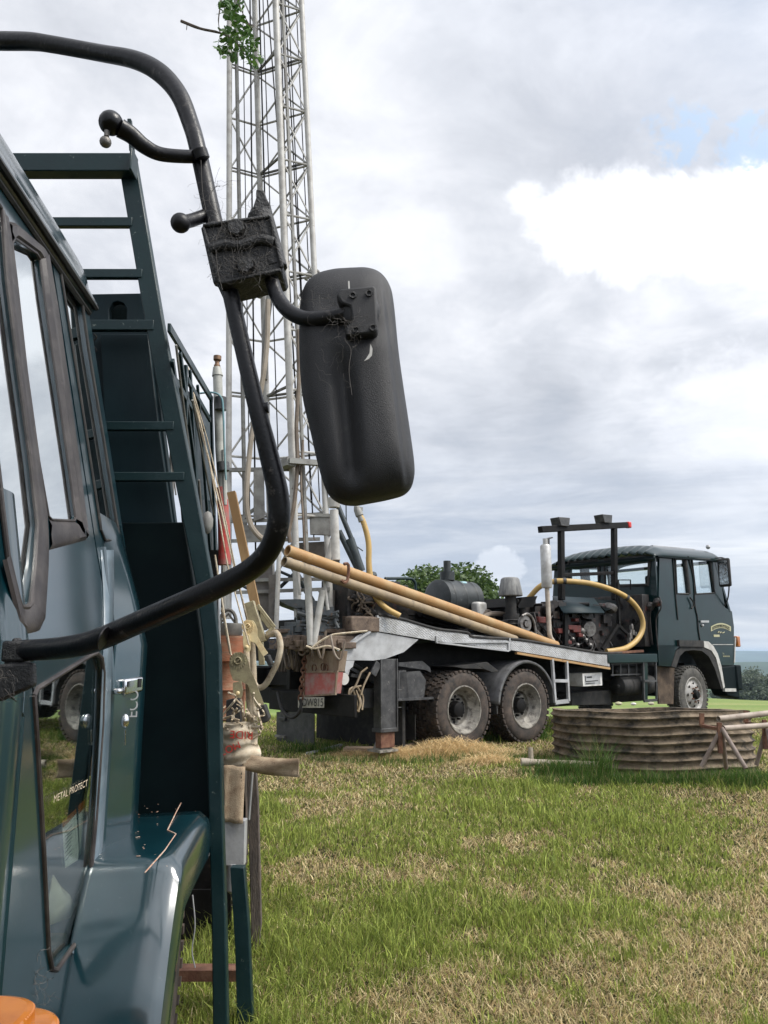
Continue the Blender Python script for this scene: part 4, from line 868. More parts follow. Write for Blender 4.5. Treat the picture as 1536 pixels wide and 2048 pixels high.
# exhaust
g = MB(); A, B_ = S(1094, 1176, .15), S(1094, 1090, .15); h = B_.z-A.z; r = .087
g.lathe([(0, 0), (r*.9, 0), (r, .03), (r, h-.03), (r*.8, h), (.04, h), (.04, h+.1), (.03, h+.1)], A, (0, 0, 1), 28); ex = g.obj('muffler', M['exh'], rig)
g = MB(); g.tube(smooth([A, S(1096, 1210, .15), S(1098, 1250, .15), S(1100, 1272, .15), S(1108, 1285, .2)], 5), .038, 12); g.obj('exhaust_pipe', M['exh'] if False else mat('pale_exhaust_pipe', (.50, .45, .38), (.38, .32, .26), 6, rough=.6), ex)
g = MB(); g.box(S(1097, 1077, .15), (.12, .09, .02), X=(1, 0, .3)); g.cyl(S(1094, 1090, .15), S(1094, 1078, .15), .045); g.obj('rain_cap', M['steel_dark'], ex)
# air intake with cap
g = MB(); A = S(1021, 1190, .5); g.lathe([(0, .0), (.19, 0), (.195, .03), (.15, .27), (.12, .30), (0, .30)], A-V((0, 0, .02)), (0, 0, 1), 24)
g.obj('intake_cap', mat('grey_streaked_cap', (.23, .23, .22), (.10, .10, .1), 6, stretch=(3, 3, .4), rough=.6), rig, bevel=.01)
g = MB(); g.cyl(A+V((0, 0, -.02)), A-V((0, 0, .32)), .09); g.cyl(A-V((0, 0, .3)), A-V((0, 0, .85)), .13, 24); 
for k in range(6): g.lathe([(.13, 0), (.145, .015), (.13, .03)], A-V((0, 0, .42+.06*k)), (0, 0, 1), 24)
g.tube(smooth([A-V((-.1, 0, .1)), A+V((.25, 0, -.15)), A+V((.3, 0, -.4))], 4), .06, 10); g.obj('air_cleaner', M['rubber'], rig)
# rack behind cab with lamps
g = MB(); rk = .55
P0, P1 = S(1080, 1059, rk), S(1252, 1050, rk); g.bar(P0, P1, .1, .11)
for x, y0, y1 in ((1122, 1058, 1200), (1228, 1052, 1200)): g.bar(S(x, y0, rk), S(x+1, y1, rk), .09, .1)
g.bar(S(1122, 1150, rk), S(1228, 1146, rk), .05, .06); rk_o = g.obj('lamp_rack', M['chassis'], rig, bevel=.008)
g = MB()
for x, y in ((1121, 1044), (1207, 1038)):
    p = S(x, y, rk); g.prism([p+V((-.17, -.1, .06)), p+V((.15, -.1, .08)), p+V((.12, -.1, -.08)), p+V((-.12, -.1, -.09))], (0, .2, 0)); g.bar(p+V((0, 0, -.05)), p+V((0, 0, -.15)), .04, .04)
g.each('work_lamp', M['steel_dark'], rk_o, bevel=.01)
g = MB(); g.box(S(1256, 1050, rk), (.1, .11, .12)); g.obj('marker_lamp', M['redlens'], rk_o, bevel=.02)
g = MB()
for p, q in (((1237, 1160), (1261, 1160)), ((1237, 1160), (1237, 1178)), ((1261, 1160), (1261, 1180)), ((1237, 1172), (1261, 1172))): g.bar(S(*p, .4), S(*q, .4), .015, .018)
g.obj('wire_basket', M['chassis'], rig)
# big yellow hose loop
g = MB(); pts = [(1040, 1215, 1.0), (1058, 1196, .9), (1080, 1173, .7), (1108, 1163, .5), (1145, 1163, .3), (1185, 1168, .2), (1225, 1180, .12), (1255, 1196, .08), (1275, 1217, .05), (1285, 1240, .03), (1284, 1262, .03), (1272, 1282, .03), (1252, 1296, .03), (1230, 1301, .05), (1213, 1303, .1)]
g.tube([S(*p) for p in smooth(pts, 6)], .047, 12); hs = g.obj('suction_hose', M['hose'], rig)
g = MB()
for i in (18, 21, 41): 
    q = [S(*p) for p in smooth(pts, 6)]; g.tube([q[i], q[i+1]], .056, 12)
g.each('hose_clamp', M['steel_dark'], hs)
# water drum behind the pipes and rails
g = MB(); A = S(908, 1186, 1.3); g.lathe([(0, -.42), (.26, -.42), (.32, -.38), (.32, .38), (.26, .42), (0, .42)], A-V((0, 0, .12)), (1, 0, 0), 32)
for k in (-.25, 0, .25): g.lathe([(.325, k-.02), (.33, k), (.325, k+.02)], A-V((0, 0, .12)), (1, 0, 0), 32)
g.cyl(A+V((-.15, 0, .2)), A+V((-.15, 0, .34)), .12); g.cyl(A+V((-.15, 0, .3)), A+V((-.15, 0, .52)), .06, 12); g.obj('drum_tank', M['steel_dark'] if False else mat('black_drum', (.02, .025, .026), (.035, .04, .042), 6, rough=.45, c3=(.14, .14, .13), s3=14, lo3=.6, hi3=.75), rig)
g = MB(); g.box(S(925, 1173, 1.2), (.12, .12, .16)); g.obj('blue_can', mat('pale_blue_can', (.3, .5, .55), (.6, .62, .6), 7), rig, bevel=.02)
g = MB(); g.box(S(958, 1219, .9), (.22, .18, .24)); g.obj('white_jug', M['mastpaint'], rig, bevel=.04)
g = MB(); g.tube(smooth([S(940, 1240, .8), S(965, 1232, .8), S(975, 1222, .8), S(985, 1230, .8), S(990, 1250, .8)], 5), .03, 8); g.tube(smooth([S(950, 1250, .7), S(975, 1230, .7), S(1000, 1228, .7), S(1030, 1235, .7)], 5), .04, 8); g.each('pump_hose', M['hose_brown'], rig)
g = MB(); g.tube([S(*p, .7) for p in smooth([(770, 1157), (815, 1157), (826, 1160), (831, 1170), (831, 1190)], 4)], .022, 8); g.obj('guard_rail', M['green_rough'], rig)
g = MB(); g.prism(sp(S, [(806, 1216), (860, 1219), (935, 1245), (935, 1262), (800, 1235)], .6), (0, .5, 0)); g.box(S(1000, 1258, .7), (.9, .5, .25)); g.box(S(850, 1250, 1.3), (2.8, 1.0, .3)); g.cyl(S(840, 1222, .5), S(930, 1248, .5), .08)
for k in range(14): p = S(random.uniform(700, 860), random.uniform(1195, 1240), random.uniform(.6, 1.3)); g.box(p, (random.uniform(.08, .3), .15, random.uniform(.08, .3)))
g.obj('winch', M['engine'] if False else M['chassis'], rig, bevel=.01)
# ------------------------------------------------------------------ mast
mast = bpy.data.objects.new('mast', None); sc.collection.objects.link(mast); mast.parent = rig
LEG = {}
for k, Y, (xt, yt), (xb, yb), r in (('A', 10.26, (459, 0), (457, 1240), .042), ('B', 10.45, (509, 0), (546, 1240), .045), ('C', 10.0, (549, -60), (596, 1240), .05), ('D', 10.15, (600, -60), (662, 1240), .042)):
    a_, b_ = Wd(xb, yb, Y), Wd(xt, yt, Y); d = (b_-a_)/(b_.z-a_.z); LEG[k] = (lambda z, a_=a_, d=d: a_+d*(z-a_.z), r)
zlo = LEG['A'][0](0).z; Z0 = 1.75; Z1 = 14.5
g = MB()
for k, (f, r) in LEG.items(): g.tube([f(Z0), f(Z1)], r, 12)
g.each('mast_leg', M['mastpaint'], mast)
g = MB(); g2 = MB(); zs = []; z = 3.1
while z < Z1: zs.append(z); z += .87
for i, z in enumerate(zs):
    for (p, q) in (('A', 'B'), ('B', 'D'), ('C', 'D')):
        fp, fq = LEG[p][0], LEG[q][0]; g.tube([fp(z), fq(z)], .017, 6)
        if i+1 < len(zs):
            z2 = zs[i+1]; a_, b_ = (fp(z), fq(z2)) if i % 2 else (fp(z2), fq(z)); g.tube([a_, b_], .015, 6)
            if (p, q) != ('A', 'B') or i % 3 == 0: g.tube([fp(z2) if i % 2 else fp(z), fq(z) if i % 2 else fq(z2)], .013, 6)
    if i % 2 == 0:
        g2.tube([LEG['B'][0](z+.05), LEG['C'][0](z+.05)], .022, 6); g2.tube([LEG['A'][0](z+.05), LEG['B'][0](z+.05)], .014, 6); g2.tube([LEG['B'][0](z+.05), LEG['D'][0](z+.05)], .02, 6)
    else: p = LEG['C'][0](z); g2.box(p+V((.05, 0, .03)), (.1, .03, .06))
g.obj('mast_brace', M['mastpaint'], mast); g2.each('mast_crosspiece', M['mastgrey'], mast)
g = MB(); A_, C_ = LEG['A'][0], LEG['C'][0]
for i, z in enumerate(zs[1:-1:1]):
    if z > 8: continue
g.box((LEG['A'][0](Z1)+LEG['D'][0](Z1))/2, (1.2, 1.0, .12)); g.lathe([(.05, -.04), (.24, -.04), (.2, 0), (.24, .04), (.05, .04)], (LEG['B'][0](Z1)+LEG['C'][0](Z1))/2+V((0, 0, .25)), (.3, 1, 0), 24); g.obj('mast_crown', M['mastgrey'], mast)
# cables, pipes inside
def line(g, x0, y0, x1, y1, Y, r, up=1.0):
    a_, b_ = Wd(x1, y1, Y), Wd(x0, y0, Y); b_ = a_+(b_-a_)*(1+up*.25); g.tube([a_, b_], r, 6)
g = MB()
for x0, y0, x1, y1, r in ((500, 0, 512, 1180, .012), (518, -20, 534, 560, .012), (534, -10, 575, 520, .01), (548, 0, 600, 950, .012), (570, 0, 628, 1080, .01), (582, 120, 622, 1000, .009), (526, 0, 556, 900, .008), (560, -20, 590, 1000, .009), (486, 40, 500, 1050, .007), (592, 0, 640, 1020, .008)): line(g, x0, y0, x1, y1, 10.2, r)
g.each('winch_cable', M['chassis'], mast)
g = MB(); line(g, 472, 60, 492, 1150, 10.3, .03); line(g, 564, -20, 618, 1200, 10.05, .028); g.tube([Wd(x, y, 10.1) for x, y in smooth([(540, 590), (533, 650), (528, 760)], 4)], .05, 8); g.each('standpipe', M['mastgrey'], mast)
g = MB(); g.tube([Wd(x, y, 9.95) for x, y in smooth([(536, 600), (534, 690), (522, 780), (505, 860), (497, 930), (493, 1000), (500, 1045), (518, 1072), (540, 1084), (565, 1088)], 5)], .036, 8); g.obj('mast_hose', mat('tan_hose', (.26, .22, .17), (.34, .29, .23), 5, rough=.6), mast)
g = MB(); g.tube([Wd(x, y, 9.9) for x, y in smooth([(597, 660), (598, 750), (593, 850), (595, 930), (588, 1010), (578, 1060), (580, 1085)], 5)], .028, 8); g.tube([Wd(x, y, 9.9) for x, y in smooth([(606, 880), (602, 960), (607, 1050), (611, 1160)], 5)], .016, 6); g.obj('mast_hose', M['hose_brown'], mast)
g = MB(); g.tube([Wd(x, y, 10.3) for x, y in smooth([(612, 560), (620, 543), (632, 541), (640, 552), (641, 580)], 5)], .028, 8); g.obj('goose_neck', M['mastgrey'], mast)
g = MB(); g.box(Wd(506, 575, 10.1), (.35, .2, .16)); g.box(Wd(571, 928, 9.9), (.14, .3, .10)); g.box(Wd(620, 925, 9.9), (.6, .08, .07), X=(1, -.2, .05)); g.bar(Wd(460, 940, 10.2), Wd(600, 938, 10.0), .05, .05); g.bar(Wd(590, 921, 9.98), Wd(665, 929, 10.0), .05, .06)
g.prism([Wd(x, y, 10.05) for x, y in [(508, 940), (528, 940), (530, 1035), (508, 1042)]], V((.05, .1, 0))); g.prism([Wd(x, y, 10.1) for x, y in [(640, 925), (672, 930), (668, 1010), (655, 980), (640, 945)]], V((.05, .06, 0))); g.prism([Wd(x, y, 10.1) for x, y in [(619, 1032), (660, 1032), (662, 1070), (620, 1068)]], V((.05, .06, 0)))
g.prism([Wd(x, y, 10.1) for x, y in [(480, 1050), (545, 1050), (540, 1078), (482, 1078)]], V((.05, .06, 0)))
for p, q in (((462, 1043), (545, 1040)), ((460, 1082), (640, 1078)), ((592, 1029), (660, 1031)), ((500, 1160), (655, 1158)), ((470, 1185), (660, 1178)), ((480, 1040), (520, 1010)), ((545, 1160), (590, 1080)), ((600, 1160), (560, 1090))): g.bar(Wd(*p, 10.1), Wd(*q, 10.1), .03, .045)
g.each('mast_bracket', M['mastgrey'], mast)
g = MB()
g.prism([Wd(x, y, 10.15) for x, y in [(512, 1110), (545, 1100), (545, 1225), (535, 1260), (512, 1260)]], V((.1, .2, 0))); g.prism([Wd(x, y, 10.3) for x, y in [(588, 1086), (668, 1082), (672, 1120), (590, 1115)]], V((.1, .2, 0))); g.prism([Wd(x, y, 10.3) for x, y in [(652, 1110), (680, 1110), (674, 1262), (668, 1262)]], V((.1, .2, 0)))
g.bar(Wd(545, 1150, 10.1), Wd(545, 1275, 10.1), .09, .09); g.prism([Wd(x, y, 10.2) for x, y in [(660, 1180), (682, 1180), (680, 1258), (660, 1262)]], V((.1, .15, 0)))
g.obj('mast_foot', mat('brown_grey_plate', (.15, .135, .12), (.09, .08, .07), 6, rough=.6, c3=(.2, .12, .08), s3=12), mast)
g = MB()   # pale props and struts
for (x0, y0, x1, y1, Y, r) in ((614, 1120, 622, 1290, 9.4, .045), (646, 1180, 626, 1292, 9.4, .042), (668, 1020, 672, 1120, 9.6, .055), (672, 1060, 655, 1120, 9.8, .04), (648, 1160, 656, 1220, 9.4, .02), (590, 1090, 600, 1190, 9.8, .02), (606, 1120, 612, 1180, 9.8, .015), (560, 1060, 552, 1270, 9.9, .03)): g.tube([Wd(x0, y0, Y), Wd(x1, y1, Y)], r, 10)
g.lathe([(.0, 0), (.07, 0), (.09, .12), (.05, .14)], Wd(668, 1015, 9.6), (0, 0, 1), 16); g.each('mast_prop', M['mastpaint'], mast)
g = MB()
if True:
    ram = mat('blue_black_ram', (.02, .03, .035), (.04, .055, .06), 6, rough=.4, c3=(.15, .15, .14), s3=14, lo3=.6, hi3=.72)
for (x0, y0, x1, y1, r) in ((676, 1012, 706, 1085, .035), (700, 1078, 722, 1142, .062), (678, 1062, 716, 1140, .04), (640, 1180, 665, 1225, .03), (560, 1175, 596, 1140, .025), (578, 1120, 640, 1230, .04), (553, 1140, 610, 1165, .02), (465, 1160, 500, 1180, .02)): g.tube([Wd(x0, y0, 10.2), Wd(x1, y1, 10.2)], r, 10)
g.tube([Wd(x, y, 10.2) for x, y in smooth([(692, 1008), (694, 1050), (706, 1085), (726, 1102)], 5)], .009, 6); g.bar(Wd(736, 1115, 10.4), Wd(738, 1180, 10.4), .06, .06); g.ball(Wd(747, 1150, 10.4), .05, 8)
g.each('hydraulic_ram', ram, mast)
g = MB(); g.tube([Wd(x, y, 10.0) for x, y in smooth([(716, 1025), (727, 1045), (737, 1085), (738, 1130), (744, 1170), (752, 1195), (772, 1216), (800, 1232)], 6)], .038, 10); yh = g.obj('delivery_hose', M['hose'], rig)
g = MB(); g.lathe([(.0, 0), (.03, .0), (.05, .05), (.055, .14), (.04, .15), (.045, .22), (0, .22)], Wd(712, 1012, 10.0), Wd(722, 1038, 10.0)-Wd(712, 1012, 10.0), 14); g.box(Wd(717, 1018, 10.0), (.1, .06, .05)); g.obj('hose_coupling', M['mastgrey'], yh)
# drill table / rotary head with wings
g = MB(); Yc = 9.9
g.prism([Wd(x, y, Yc) for x, y in [(553, 1199), (598, 1198), (640, 1202), (640, 1214), (600, 1220), (575, 1211)]], V((.1, .3, 0))); g.prism([Wd(x, y, Yc) for x, y in [(594, 1215), (614, 1215), (614, 1245), (594, 1245)]], V((.1, .2, 0)))
for (x, y, dx, dz) in ((605, 1255, .36, .13), (590, 1262, .26, .12), (635, 1225, .3, .14), (640, 1240, .36, .12), (645, 1255, .4, .12), (580, 1270, .2, .1), (635, 1270, .5, .1)): g.box(Wd(x, y, Yc), (dx, .3, dz))
for k in range(22): g.cyl(Wd(random.uniform(585, 680), random.uniform(1222, 1275), Yc-.2), Wd(random.uniform(585, 680), random.uniform(1222, 1275), Yc-.1), random.uniform(.012, .03), 8)
g.obj('rotary_table', mat('worn_blue_steel', (.06, .07, .075), (.1, .11, .115), 7, rough=.5, bump=.2, c3=(.16, .10, .06), s3=13, lo3=.57, hi3=.68), rig, bevel=.01)
g = MB()
for k in range(10): x = random.uniform(556, 700); y = random.uniform(1277, 1300); g.box(Wd(x, y, 9.7), (random.uniform(.1, .25), .2, random.uniform(.06, .14)))
g.prism([Wd(x, y, 9.6) for x, y in [(577, 1298), (583, 1285), (592, 1282), (600, 1292), (601, 1300)]], V((.05, .15, 0))); g.prism([Wd(x, y, 9.7) for x, y in [(592, 1285), (608, 1270), (612, 1298), (600, 1298)]], V((0, .03, 0)))
g.box(Wd(655, 1285, 9.7), (.6, .3, .16)); g.bar(Wd(548, 1262, 9.8), Wd(700, 1262, 9.8), .1, .05); g.obj('rear_tray', M['rear_rust'], rig, bevel=.008)
g = MB(); g.tube([Wd(x, y, 9.3) for x, y in smooth([(622, 1298), (640, 1283), (660, 1272), (676, 1268), (735, 1262)], 5)], .014, 6); g.tube([Wd(x, y, 9.3) for x, y in smooth([(612, 1292), (630, 1297), (655, 1292), (680, 1300)], 5)], .012, 6); g.obj('rope', M['strap'], rig)
g = MB()
for k in range(12):
    x, y = random.uniform(700, 742), random.uniform(1182, 1215); g.tube(smooth([Wd(x, y, 10.1), Wd(x+random.uniform(-14, 14), y+10, 9.95), Wd(x+random.uniform(-14, 14), y+random.uniform(10, 30), 10.0), Wd(x+random.uniform(-8, 8), y+42, 10.1)], 5), .012, 6)
g.obj('control_hose', M['hose_brown'], rig)
g = MB(); g.box(Wd(722, 1218, 10.5), (.9, .6, .75)); g.box(Wd(760, 1215, 10.6), (.6, .5, .6)); g.bar(Wd(700, 1180, 10.2), Wd(702, 1262, 10.2), .05, .05)
for k in range(12): g.cyl(Wd(random.uniform(690, 760), random.uniform(1190, 1230), 10.0), Wd(random.uniform(690, 760), random.uniform(1190, 1230), 10.2), random.uniform(.02, .05), 10)
cc = g.obj('control_console', M['engine'], rig, bevel=.01)
# ------------------------------------------------------------------ pipes lying along the deck
def long_pipe(label, a_, b_, r, m, inner=True):
    A = hit(*a_[:2], RO+TN_*a_[2], TN_); B_ = hit(*b_[:2], RO+TN_*b_[2], TN_); d = (B_-A).normalized()
    g = MB(); L_ = (B_-A).length; g.lathe([(r*.8, .12), (r*.8, .0), (r, 0), (r, L_), (r*.8, L_), (r*.8, L_-.1)], A, d, 20); g.shift(A)
    if m == 'pipe_orange': pass
    o = g.obj('steel_pipe', [M[m]]); o.location = A; tag(o, label, 'pipe', 'long pipes leaning along the truck deck'); return A, d
A, d = long_pipe('ochre upper pipe leaning from the mast down along the truck deck', (575, 1101, -.05), (1112, 1291, .16), .070, 'pipe_orange')
long_pipe('dusty tan lower pipe with an open end, just under the ochre pipe', (568, 1123, -.16), (1030, 1279, .06), .062, 'pipe_tan')
g = MB(); g.lathe([(.095, 0), (.095, .16)], RO, (1, 0, 0), 20); 
g = MB(); q = [(688, 1128), (697, 1130), (695, 1160), (688, 1165), (684, 1160)]; g.tube([S(x, y, -.3) for x, y in smooth(q, 3)], .02, 6); g.tube([S(690, 1163, -.28), S(655, 1160, .3)], .02, 6); g.obj('pipe_hook', M['rust'], rig)

# ------------------------------------------------------------------ concrete ring
def ring_tank():
    c = V((3.29, 9.87, .27)); t = thing('corrugated_ring', 'round grey brown corrugated concrete water tank lying low in the grass', 'water tank', c)
    g = MB(); R_, Hh = 1.17, .72; P = []; n = 200
    prof = []
    k = 96; ribs = 8
    for i in range(k+1):
        z = Hh*i/k; s = math.sin(z/Hh*ribs*2*math.pi); prof.append((R_+.017*(s-.25*math.cos(z/Hh*ribs*4*math.pi)), z))
    prof += [(R_-.03, Hh+.004), (R_-.09, Hh), (R_-.1, Hh-.05), (R_-.1, .1)]
    for (r, z) in prof: P.append([(math.cos(a)*r*(1+.004*math.sin(5*a+z*9)), math.sin(a)*r, z-.08+.006*math.sin(a*7+z*4)+.012*math.sin(a*3)) for a in [2*math.pi*j/n for j in range(n)]])
    g.grid(P, True); o = g.obj('wall', M['concrete'], t)
    g = MB(); m_ = 64; g.add([(math.cos(2*math.pi*j/m_)*(R_-.09), math.sin(2*math.pi*j/m_)*(R_-.09), Hh-.14) for j in range(m_)], [tuple(range(m_))]); g.obj('lid', M['soil'], t)
    t.rotation_euler = (-math.radians(2.6), math.radians(.6), .3)
    t.rotation_mode = 'XYZ'
    M_ = Matrix.Translation(c) @ Matrix.Rotation(-math.radians(3.0), 4, 'X') @ Matrix.Rotation(.4, 4, 'Z'); t.matrix_world = M_
ring_tank()
for i, (px, py, s) in enumerate(((1237, 1407, .05), (1267, 1408, .04), (1302, 1407, .045))):
    p = atY(px, py, 8.75 + .05*i); g = MB(); g.ball((0, 0, .0), s*.6, 8, (1.4, .8, .7)); o = g.obj('pebble', [M['gold'], M['white'], M['cloth']][i]); o.location = p
    tag(o, ['small yellowish stone on the rim of the corrugated tank', 'small white stone on the tank rim between two others', 'small cream stone on the tank rim nearest the truck wheel'][i], 'stone', 'stones on the tank rim')
# trestle + pipes
def trestle(label, top, feet, cat='trestle'):
    t = thing('pipe_trestle', label, cat, top, group='rusty pipe trestles')
    g = MB()
    for f in feet: g.tube([V(f)-top, V((0, 0, -.02))], .021, 10)
    g.obj('leg', mat('grey_brown_tube', (.22, .175, .15), (.15, .11, .09), 12, rough=.7, c3=(.09, .04, .03), s3=14), t)
    g = MB(); g.bar((-.03, 0, -.25), (-.02, 0, .03), .03, .04); g.bar((-.09, .25, -.02), (-.08, .25, .1), .03, .04); g.bar((-.09, .25, -.02), (-.02, 0, -.03), .03, .03); g.obj('head', M['rust'], t); return t
tp = atY(1443, 1452, 7.6)
trestle('rusty tubular trestle standing in front of the tank end', tp, [atY(1403, 1533, 7.65), atY(1452, 1536, 7.9), atY(1492, 1537, 7.4)])
tp2 = atY(1533, 1446, 7.9)
trestle('brown trestle leg at the right picture edge', tp2, [atY(1513, 1530, 8.0), atY(1549, 1536, 7.6), atY(1561, 1528, 8.2)])
for (a_, b_, r, lb) in (((1447, 1457), (1600, 1446), .027, 'pale pipe in front on the two trestles'), ((1437, 1438), (1600, 1419), .03, 'pale pipe behind and higher on the two trestles')):
    Y = 7.62 if r < .03 else 7.9; A = atY(*a_, Y); B_ = atY(*b_, Y+.3); g = MB(); g.lathe([(r*.8, .05), (r*.8, 0), (r, 0), (r, (B_-A).length)], A, B_-A, 14); g.shift(A)
    o = g.obj('steel_pipe', mat('pale_brown_pipe', (.37, .31, .25), (.25, .2, .16), 7, rough=.6, c3=(.12, .06, .04), s3=8)); o.location = A; tag(o, lb, 'pipe', 'pipes lying on the trestles')
# things on the grass
def ground_pipe():
    A = atZ(1042, 1524, .39); B_ = atZ(1215, 1530, .36); g = MB(); r = .036; d = (B_-A); g.lathe([(r*.75, .15), (r*.75, 0), (r*1.25, 0), (r*1.25, .12), (r, .14), (r, d.length), (0, d.length)], A, d, 18); g.cyl(A+d*.12, A+d*.12+V((0, .03, .16)), r*.8, 14); g.shift(A)
    o = g.obj('fence_pipe', mat('lichened_pipe', (.27, .23, .17), (.38, .33, .27), 14, rough=.9, bump=.4)); o.location = A; tag(o, 'weathered pipe with a branch stub lying in the grass beside the straw heap', 'pipe')
    A = atZ(615, 1507, .32); B_ = atZ(682, 1490, .34); g = MB(); g.bar(A, B_, .05, .03); g.shift(A); o = g.obj('metal_bar', M['alu']); o.location = A; tag(o, 'pale flat metal bar lying on the grass behind the drilling truck', 'bar')
    for i, (x0, y0, x1, y1, lb) in enumerate(((690, 1497, 800, 1500, 'brown plank under the outrigger foot of the drilling truck'), (803, 1496, 826, 1489, 'short brown stick lying beside the outrigger plank'))):
        A = atZ(x0, y0, .36); B_ = atZ(x1, y1, .36); g = MB(); g.bar(A, B_, .2 if i == 0 else .05, .05); g.shift(A); o = g.obj('plank', M['wood'], bevel=.006); o.location = A; tag(o, lb, 'plank')
ground_pipe()
def straw_heap():
    r = np.random.default_rng(8); n = 9000; pc = [(905, 1509, 1.3, .4, .24), (800, 1510, 1.0, .35, .13), (710, 1508, .5, .2, .05), (980, 1522, .6, .25, .10)]
    xs = []; ys = []; hs = []
    for px, py, rx, ry, hh in pc:
        c = atZ(px, py, .32); k = int(n*rx*hh*2.2)+500; u = r.normal(0, .42, k); v = r.normal(0, .42, k); xs.append(c.x+u*rx*.8); ys.append(c.y+v*ry+.0); hs.append(hh*np.exp(-(u*u+v*v)*2)*r.uniform(0, 1, k))
    x = np.concatenate(xs); y = np.concatenate(ys); z = gz(x, y)+np.concatenate(hs); k = len(x); q = r.uniform(0, 1, k)[:, None]; col = np.array([.48, .34, .16])*(1-q)+np.array([.92, .74, .43])*q
    blades('straw_heap', x, y, z, r.uniform(.06, .18, k), np.full(k, .006), r.uniform(.9, 1.6, k), col, 'heap of golden straw in front of the drilling truck rear wheels', 'straw')
straw_heap()
def tg(px, py, rx, ry, n, h0, h1, seed, nm, lb, rot=0, wd=.006):
    c = atZ(px, py, .32); tuft(nm, lb, c.x, c.y, rx, ry, n, h0, h1, seed, rot, wd)
tg(1010, 1478, .75, .25, 2600, .2, .42, 1, 'grass_clump', 'thick green grass clump growing against the middle wheel', .3, .009)
c_ = atY(1195, 1500, 8.62); tuft('grass_clump', 'tall thin grass stems standing in front of the corrugated tank', c_.x, 8.62, .22, .1, 220, .3, .66, 2, 0, .006)
def tgY(px, Y, rx, ry, n, h0, h1, seed, nm, lb, wd=.006):
    c = atY(px, 1500, Y); tuft(nm, lb, c.x, Y, rx, ry, n, h0, h1, seed, 0, wd)
tgY(1120, 8.95, .45, .16, 900, .12, .30, 3, 'grass_clump', 'low ragged grass along the left foot of the corrugated tank', .007)
tgY(1300, 8.5, 1.15, .12, 3000, .06, .24, 4, 'grass_clump', 'dark ragged grass along the front foot of the corrugated tank', .006)
tgY(1480, 8.5, .5, .3, 1300, .1, .26, 6, 'grass_clump', 'long fresh grass round the trestle feet', .006)
tgY(900, 9.9, 1.6, .2, 1500, .08, .2, 7, 'grass_clump', 'thin grass between the straw heap and the rear wheels', .006)
tg(620, 1503, .6, .1, 500, .12, .26, 5, 'grass_clump', 'grass under the rear mud flap of the drilling truck', 0, .007)
# ------------------------------------------------------------------ near truck: we stand beside its front corner, its side runs away from us
NV = V((1, .077, 0)).normalized(); ALONG = V((-.077, 1, 0)).normalized(); INW = -NV
def L_(px, py, a=.73): return hit(px, py, (-a, 0, 0), V((1, .077, 0)))
KZ, KS = 1.63, .1835
def U_(px, py, o=0.0): return hit(px, py, (-.73+o, 0, KZ), V((1, .077, KS)))
def UY(Y, z, o=0.0): return V((-(.73-o+KS*max(0, z-KZ))-.077*Y, Y, z))
def LY(Y, z, a=.73): return V((-a-.077*Y, Y, z))
NB = V((-1.0, 2.3, 0.0))
nt_ = thing('truck', 'dark green truck close by at the left, with headboard ladder and black mirror arm', 'truck', NB)
def NO(g, name, m, parent=None, **k): return g.shift(NB).obj(name, m, parent or nt_, **k)
WID = 2.0
# door
g = MB(); t = INW*.03
winA = [(-22, 385), (0, 415), (3, 430), (13, 560), (36, 742), (60, 924), (74, 1050), (69, 1130), (61, 1206), (54, 1214), (40, 1214), (33, 1190), (14, 1110), (-34, 700)]
winB = [(22, 486), (28, 476), (72, 506), (79, 520), (89, 600), (135, 924), (150, 1034), (147, 1042), (102, 1040), (95, 1032), (76, 924), (51, 742), (31, 560)]
winC = [(118, 536), (124, 526), (146, 558), (162, 600), (176, 700), (206, 880), (236, 1070), (232, 1082), (208, 1080), (200, 1060), (160, 800)]
winD = [(66, 1392), (72, 1378), (120, 1348), (178, 1312), (192, 1306), (202, 1316), (206, 1345), (203, 1450), (190, 1640), (172, 1838), (160, 1872), (112, 1940), (102, 1938), (95, 1900), (85, 1700), (72, 1480)]
dtop = [UY(1.86, KZ), UY(1.80, 3.0), UY(2.30, 3.0), U_(92, 508), U_(103, 530), U_(190, 1085), UY(2.70, KZ)]
g.prism(dtop, t, [[U_(*p) for p in winA], [U_(*p) for p in winB]])
wd_ = [L_(*p) for p in winD]
ztopD = max(p.z for p in wd_)
# lower skin, split at the window top so each piece stays flat
g.prism([LY(1.93, .55), LY(1.93, KZ), LY(2.70, KZ), LY(2.70, .95), LY(2.50, .62), LY(2.40, .55)], t, [wd_])
door = NO(g, 'door', M['green'], bevel=.004)
def seal2(g, pts, r, off):
    q = [p+NV*off for p in pts]; g.tube(q+[q[0], q[1]], r, 8, False)
g = MB()
seal2(g, [U_(*p) for p in winA], .007, .002); seal2(g, [U_(*p) for p in winB], .005, .002); seal2(g, [L_(*p) for p in winD], .0075, .002)
NO(g, 'window_frame', M['seal'], door)
g = MB()
def band(inner, outer, rise=.009):
    k = 24
    def rs(q):
        d = [0]; 
        for p1, p2 in zip(q, q[1:]): d.append(d[-1]+math.dist(p1, p2))
        return [tuple(np.interp(d[-1]*i/k, d, [p[c] for p in q]) for c in (0, 1)) for i in range(k+1)]
    A, B_ = rs(inner), rs(outer)
    g.grid([[U_(*a)+NV*.001, U_(*[a[c]*.8+b[c]*.2 for c in (0, 1)])+NV*rise, U_(*[a[c]*.5+b[c]*.5 for c in (0, 1)])+NV*rise*.75, U_(*[a[c]*.2+b[c]*.8 for c in (0, 1)])+NV*rise, U_(*b)+NV*.001] for a, b in zip(A, B_)])
